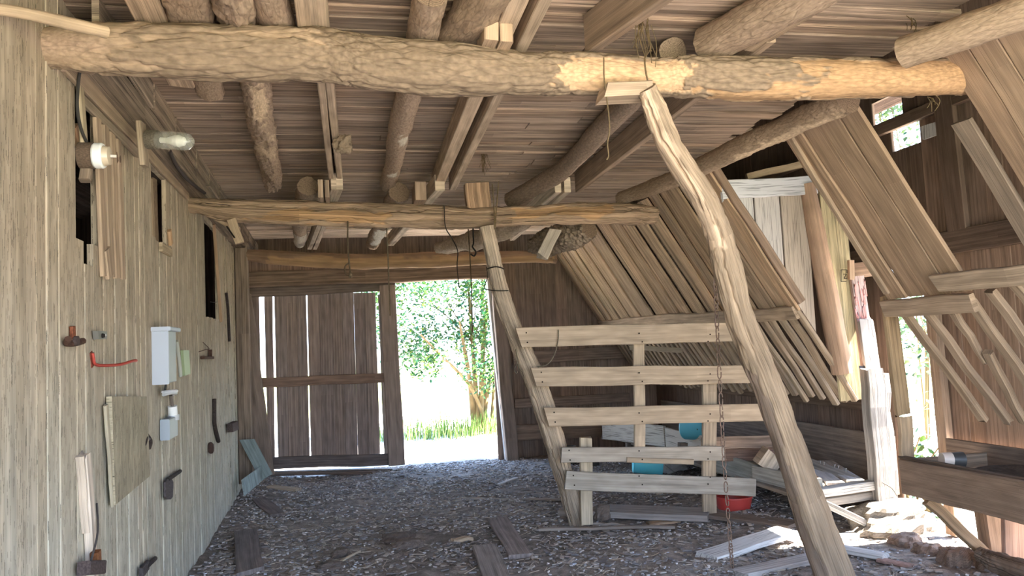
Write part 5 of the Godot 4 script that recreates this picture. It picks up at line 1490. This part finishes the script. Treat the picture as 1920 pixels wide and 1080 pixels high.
# ================================================================ ropes, twine, chains
func chain(t: Node3D, pts: Array, step: float, r: float, lw2: float, col: Color) -> void:
	var L := 0.0
	for i in pts.size() - 1:
		L += (pts[i + 1] as Vector3).distance_to(pts[i])
	var n := int(L / step)
	for i in n:
		var c := spline(pts, (i + 0.5) / n)
		var D := (spline(pts, minf((i + 1.0) / n, 1.0)) - spline(pts, float(i) / n)).normalized()
		var W := (Vector3.RIGHT if i % 2 == 0 else Vector3(0.3, 0, 1)).normalized()
		W = (W - D * W.dot(D)).normalized()
		var loop := []
		for k in 13:
			var a := TAU * k / 12.0
			loop.append(c + W * cos(a) * lw2 + D * (sin(a) * step * 0.42 + signf(sin(a)) * step * 0.18))
		part(t, "chain_link", tube(loop, r, col, M.rust, 5, 20, true))

func build_hanging() -> void:
	var tw := lin(196, 160, 112, 1.2)
	var t := thing("chain", "long rusty chain hanging down in front of the fence beside the leaning log", "chain", P(1370, 1066, 4.1))
	chain(t, [P(1338, 440, 3.55), P(1341, 520, 3.55), P(1345, 620, 3.58), P(1352, 760, 3.65), P(1358, 870, 3.75), P(1368, 1000, 3.9), P(1373, 1062, 4.0)], 0.055, 0.0032, 0.0095, lin(176, 142, 122, 1.2))
	solo("twine", "loose twine end hanging down from the bare patch of the front beam", "twine", P(1140, 300, 2.72), func() -> ArrayMesh:
		return tube([P(1132, 108, 2.74), P(1133, 150, 2.72), P(1139, 195, 2.72), P(1143, 240, 2.72), P(1139, 270, 2.72), P(1141, 292, 2.72), P(1137, 300, 2.72)], 0.003, tw))
	solo("twine", "twine wrapped round the front beam above the leaning log post", "twine", P(1222, 165, 2.7), func() -> ArrayMesh:
		return tube([P(1215, 35, 2.68), P(1212, 60, 2.68), P(1220, 90, 2.68), P(1209, 110, 2.73), P(1214, 150, 2.73), P(1224, 170, 2.72), P(1230, 190, 2.7)], 0.0035, tw))
	solo("twine", "double twine looped over the second beam beside the crooked post", "twine", P(928, 430, 5.5), func() -> ArrayMesh:
		return tube([P(923, 345, 5.6), P(926, 385, 5.58), P(928, 430, 5.58), P(930, 400, 5.58), P(935, 340, 5.6)], 0.005, tw))
	t = thing("rope_loop", "thin rope with a knotted loop hanging from the second beam left of the doorway", "rope", P(655, 522, 5.6))
	part(t, "rope", tube([P(652, 412, 5.64), P(652, 460, 5.6), P(655, 495, 5.6), P(657, 516, 5.6)], 0.006, lin(170, 140, 104, 1.2)))
	part(t, "loop", tube([P(655, 492, 5.6), P(647, 500, 5.6), P(648, 514, 5.6), P(657, 518, 5.6)], 0.005, lin(170, 140, 104, 1.2)))
	part(t, "knot", rock(P(657, 516, 5.6), Vector3(0.035, 0.04, 0.035), lin(180, 150, 114, 1.2), M.rope, 0.15, 10))
	solo("twine", "long thin twine hanging at the left edge of the doorway", "twine", P(732, 590, 5.9), func() -> ArrayMesh:
		return tube([P(725, 412, 5.66), P(725, 430, 5.8), P(727, 470, 5.9), P(729, 530, 5.9), P(731, 592, 5.9)], 0.005, lin(186, 160, 124, 1.2)))
	solo("twine", "long twine hanging in the right half of the doorway", "twine", P(886, 620, 6.0), func() -> ArrayMesh:
		return tube([P(878, 412, 5.66), P(878, 430, 5.85), P(881, 480, 6.0), P(884, 540, 6.0), P(886, 622, 6.0)], 0.005, lin(150, 122, 88, 1.2)))
	solo("iron_wire", "dark bent wire dangling from the second beam over the doorway", "wire", P(862, 540, 5.9), func() -> ArrayMesh:
		return tube([P(833, 385, 5.58), P(835, 425, 5.6), P(846, 445, 5.7), P(858, 470, 5.9), P(857, 500, 5.9), P(861, 540, 5.9)], 0.0045, lin(84, 72, 62), M.rust))
	solo("iron_hook", "dark iron hook hanging in front of the twisted whitish log", "hook", P(888, 480, 5.8), func() -> ArrayMesh:
		return tube([P(887, 420, 5.66), P(887, 440, 5.7), P(888, 455, 5.75), P(886, 463, 5.75), P(892, 472, 5.75), P(889, 480, 5.75), P(882, 476, 5.75)], 0.006, lin(58, 52, 48), M.rust))
	solo("iron_wire", "wire ring tied round the crooked grey post", "wire", P(935, 500, 5.6), func() -> ArrayMesh:
		return tube([P(913, 504, 5.6), P(930, 500, 5.5), P(944, 504, 5.58), P(932, 506, 5.68), P(913, 504, 5.6)], 0.005, lin(80, 70, 64), M.rust))
	solo("iron_wire", "loose wire bent from the doorway top to the side of the crooked post", "wire", P(910, 540, 5.7), func() -> ArrayMesh:
		return tube([P(912, 500, 5.6), P(914, 520, 5.6), P(908, 540, 5.65), P(930, 545, 5.52), P(953, 545, 5.58)], 0.004, lin(90, 80, 70), M.rust))
	solo("twine", "pale twine draped from the top fence board to the second one", "twine", P(1012, 690, 5.4), func() -> ArrayMesh:
		return tube([P(1047, 618, 5.47), P(1046, 640, 5.47), P(1038, 668, 5.46), P(1025, 684, 5.46), P(1008, 688, 5.5)], 0.005, lin(200, 180, 150, 1.2)))
	solo("twine", "short twine loop hanging beside the crooked post above the fence", "twine", P(968, 700, 5.6), func() -> ArrayMesh:
		return tube([P(967, 655, 5.6), P(970, 678, 5.6), P(965, 692, 5.6), P(969, 700, 5.6), P(972, 690, 5.6), P(969, 676, 5.6)], 0.004, lin(196, 176, 146, 1.2)))
	var hx := [["tuft of hay caught over the front beam beside the round log end", 1206, 65, 2.66, 0.16], ["small tuft of hay hanging from the paired board joist", 908, 300, 5.25, 0.14], ["hay wisps hanging under the right end of the front beam", 1745, 195, 2.8, 0.05], ["straw wisps sticking out between the ceiling boards at the upper right", 1710, 42, 2.75, 0.05]]
	for h in hx:
		var c := P(h[1], h[2], h[3])
		solo("hay_tuft", h[0], "hay", c, func() -> ArrayMesh:
			var st := begin()
			for k in 16 if h[4] > 0.06 else 6:
				var a := c + Vector3(rng.randf_range(-0.03, 0.03), rng.randf_range(-0.02, 0.02) + h[4] * 0.3, rng.randf_range(-0.02, 0.02))
				var b := a + Vector3(rng.randf_range(-0.03, 0.03), -h[4] * rng.randf_range(0.4, 1.1), rng.randf_range(-0.02, 0.02))
				tube_to(st, [a, (a + b) * 0.5 + Vector3(rng.randf_range(-0.015, 0.015), 0, 0.01), b], 0.0018, 4, vary(lin(186, 150, 100, 1.2), 0.2), 5)
			return done(st, M.rope))


# ================================================================ outside
func leaves(parent: Node3D, spots: Array, n: int, size: float, cols: Array, seedling := 1.0) -> void:
	# small bent leaves gathered round a handful of centres [point, radius]
	var st := begin()
	var keep := org
	org = Vector3.ZERO
	var pts := [Vector3(0, 0, 0), Vector3(0.28, 0.06, 0.35), Vector3(0, 0.02, 1.0), Vector3(-0.28, 0.06, 0.35)]
	for q in [[0, 1, 2], [0, 2, 3]]:
		var nn: Vector3 = (pts[q[1]] - pts[q[0]]).cross(pts[q[2]] - pts[q[0]]).normalized()
		if nn.y < 0.0:
			nn = -nn
		tri(st, pts[q[0]], pts[q[1]], pts[q[2]], nn, Vector2.ZERO, Vector2(1, 0), Vector2(1, 1), Color.WHITE)
	var leaf := done(st, M.leaf)
	var xf := []
	var cc := []
	for i in n:
		var s: Array = spots[rng.randi() % spots.size()]
		var d: Vector3 = Vector3(rng.randfn(), rng.randfn() * 0.75, rng.randfn()).normalized() * pow(rng.randf(), 0.45) * s[1]
		var b := Basis.from_euler(Vector3(rng.randf_range(-0.9, 0.9), rng.randf() * TAU, rng.randf_range(-0.6, 0.6)))
		xf.append(Transform3D(b.scaled(Vector3.ONE * size * rng.randf_range(0.6, 1.3)), s[0] + d - keep))
		cc.append(vary(cols[rng.randi() % cols.size()], 0.25))
	scatter(parent, "foliage", leaf, xf, cc)
	org = keep

func build_outdoors() -> void:
	var greens := [lin(44, 92, 50), lin(36, 96, 66), lin(70, 106, 36), lin(92, 116, 40), lin(32, 78, 46)]
	var base := P(905, 795, 13.6)
	base.y = -0.04
	var t := thing("tree", "bushy green tree with several leaning stems just outside the doorway", "tree", base)
	var bark := lin(146, 120, 82, 1.1)
	var tips := [[868, 640, 13.2], [880, 560, 13.6], [915, 560, 13.4], [945, 640, 13.8], [905, 500, 14.0], [820, 660, 13.0], [955, 560, 14.0]]
	for k in tips.size():
		var tip := P(tips[k][0], tips[k][1], tips[k][2])
		var b := base + Vector3((k - 3) * 0.05, 0, rng.randf_range(-0.1, 0.1))
		var midp := b.lerp(tip, 0.5) + Vector3((b.x - tip.x) * 0.12, 0.1, 0)
		part(t, "stem", tube([b, midp, tip, tip + (tip - midp) * 0.5], 0.055 if k < 5 else 0.035, vary(bark, 0.1), M.bark, 8, 14, false, 0.015))
	var spots := []
	for q in [[760, 560], [800, 540], [850, 560], [900, 545], [935, 580], [780, 620], [830, 630], [880, 625], [925, 640], [760, 660], [800, 675], [860, 520], [740, 520], [950, 520], [700, 560], [720, 620], [980, 600], [900, 480], [820, 480], [760, 490], [905, 690], [940, 700]]:
		spots.append([P(q[0], q[1], rng.randf_range(12.6, 14.2)), rng.randf_range(0.32, 0.55)])
	leaves(t, spots, 11000, 0.09, greens)
	for k in 14:
		var q: Array = spots[rng.randi() % spots.size()]
		part(t, "twig", tube([P(885, 640, 13.5), (P(885, 600, 13.4) + q[0]) * 0.5, q[0]], 0.012, bark, M.bark, 5, 8, false, 0.004))
	# low plants and dry stalks on the far field
	var sh := thing("weeds", "dry brownish weed stalks standing in the bright field beyond the doorway", "weeds", P(800, 740, 15.0) * Vector3(1, 0, 1))
	for k in 26:
		var u := rng.randf_range(752, 850)
		var a := P(u, 745, rng.randf_range(14.5, 17.0))
		a.y = -0.05
		part(sh, "stalk", tube([a, a + Vector3(rng.randf_range(-0.1, 0.1), 0.5, 0), a + Vector3(rng.randf_range(-0.25, 0.25), rng.randf_range(0.7, 1.1), 0)], 0.012, vary(lin(150, 130, 104), 0.15), M.plain, 5, 6, false, 0.004))
	# grass round the tree's foot
	var blade := tube([Vector3.ZERO, Vector3(0.02, 0.5, 0.0), Vector3(0.12, 1.0, 0.0)], 0.03, Color.WHITE, M.plain, 3, 4, false, 0.005)
	org = Vector3.ZERO
	blade = tube([Vector3.ZERO, Vector3(0.02, 0.5, 0.0), Vector3(0.12, 1.0, 0.0)], 0.03, Color.WHITE, M.plain, 3, 4, false, 0.005)
	var xf := []
	var cc := []
	for i in 2600:
		var x := rng.randf_range(0.2, 4.0)
		var z := -13.3 + rng.randfn() * 0.45
		if rng.randf() > 0.25 + (x - 0.2) * 0.3:
			continue
		var s := rng.randf_range(0.12, 0.42)
		xf.append(Transform3D(Basis.from_euler(Vector3(rng.randf_range(-0.3, 0.3), rng.randf() * TAU, 0)).scaled(Vector3(s, s, s) * Vector3(0.8, 1, 0.8)), Vector3(x, -0.05, z)))
		cc.append(vary(lin(110, 140, 66), 0.3))
	meta(scatter(self, "grass", blade, xf, cc), "tufts of grass growing round the foot of the tree", "grass")
	# shrubs outside the side doorway
	var ss := [
		["leafy green shrub outside the side doorway left of the hanging rack board", P(1660, 640, 8.0), 0.9, 380],
		["tall leafy branches outside the side doorway behind the hanging rack board", P(1760, 640, 7.0), 1.0, 420],
		["low green weeds growing in the sun by the side doorway sill", P(1735, 930, 5.6), 0.35, 130],
		["green treetop seen through the gaps high in the outer wall", P(1690, 200, 9.0), 1.3, 1500],
		["low weeds outside under the brown feed trough", P(1800, 960, 6.0), 0.45, 120],
		["thin green seedlings beside the white door post outside", P(1695, 850, 5.7), 0.4, 110]]
	for s in ss:
		var b: Vector3 = s[1] * Vector3(1, 0, 1)
		b.y = -0.05
		var o := thing("shrub", s[0], "shrub", b)
		for k in 5:
			part(o, "stem", tube([b + Vector3(rng.randf_range(-0.05, 0.05), 0, 0), b.lerp(s[1], 0.5) + Vector3(rng.randf_range(-0.1, 0.1), 0, 0.05), s[1] + Vector3(rng.randf_range(-1, 1) * s[2] * 0.7, s[2] * 0.4, rng.randf_range(-0.3, 0.3))], 0.012, lin(116, 100, 62), M.bark, 5, 8, false, 0.005))
		leaves(o, [[s[1], s[2]], [s[1] + Vector3(0.1, s[2] * 0.4, -0.3), s[2] * 0.7]], s[3] * 2, 0.095, [lin(30, 66, 32), lin(26, 64, 44), lin(48, 76, 26), lin(60, 80, 28)])
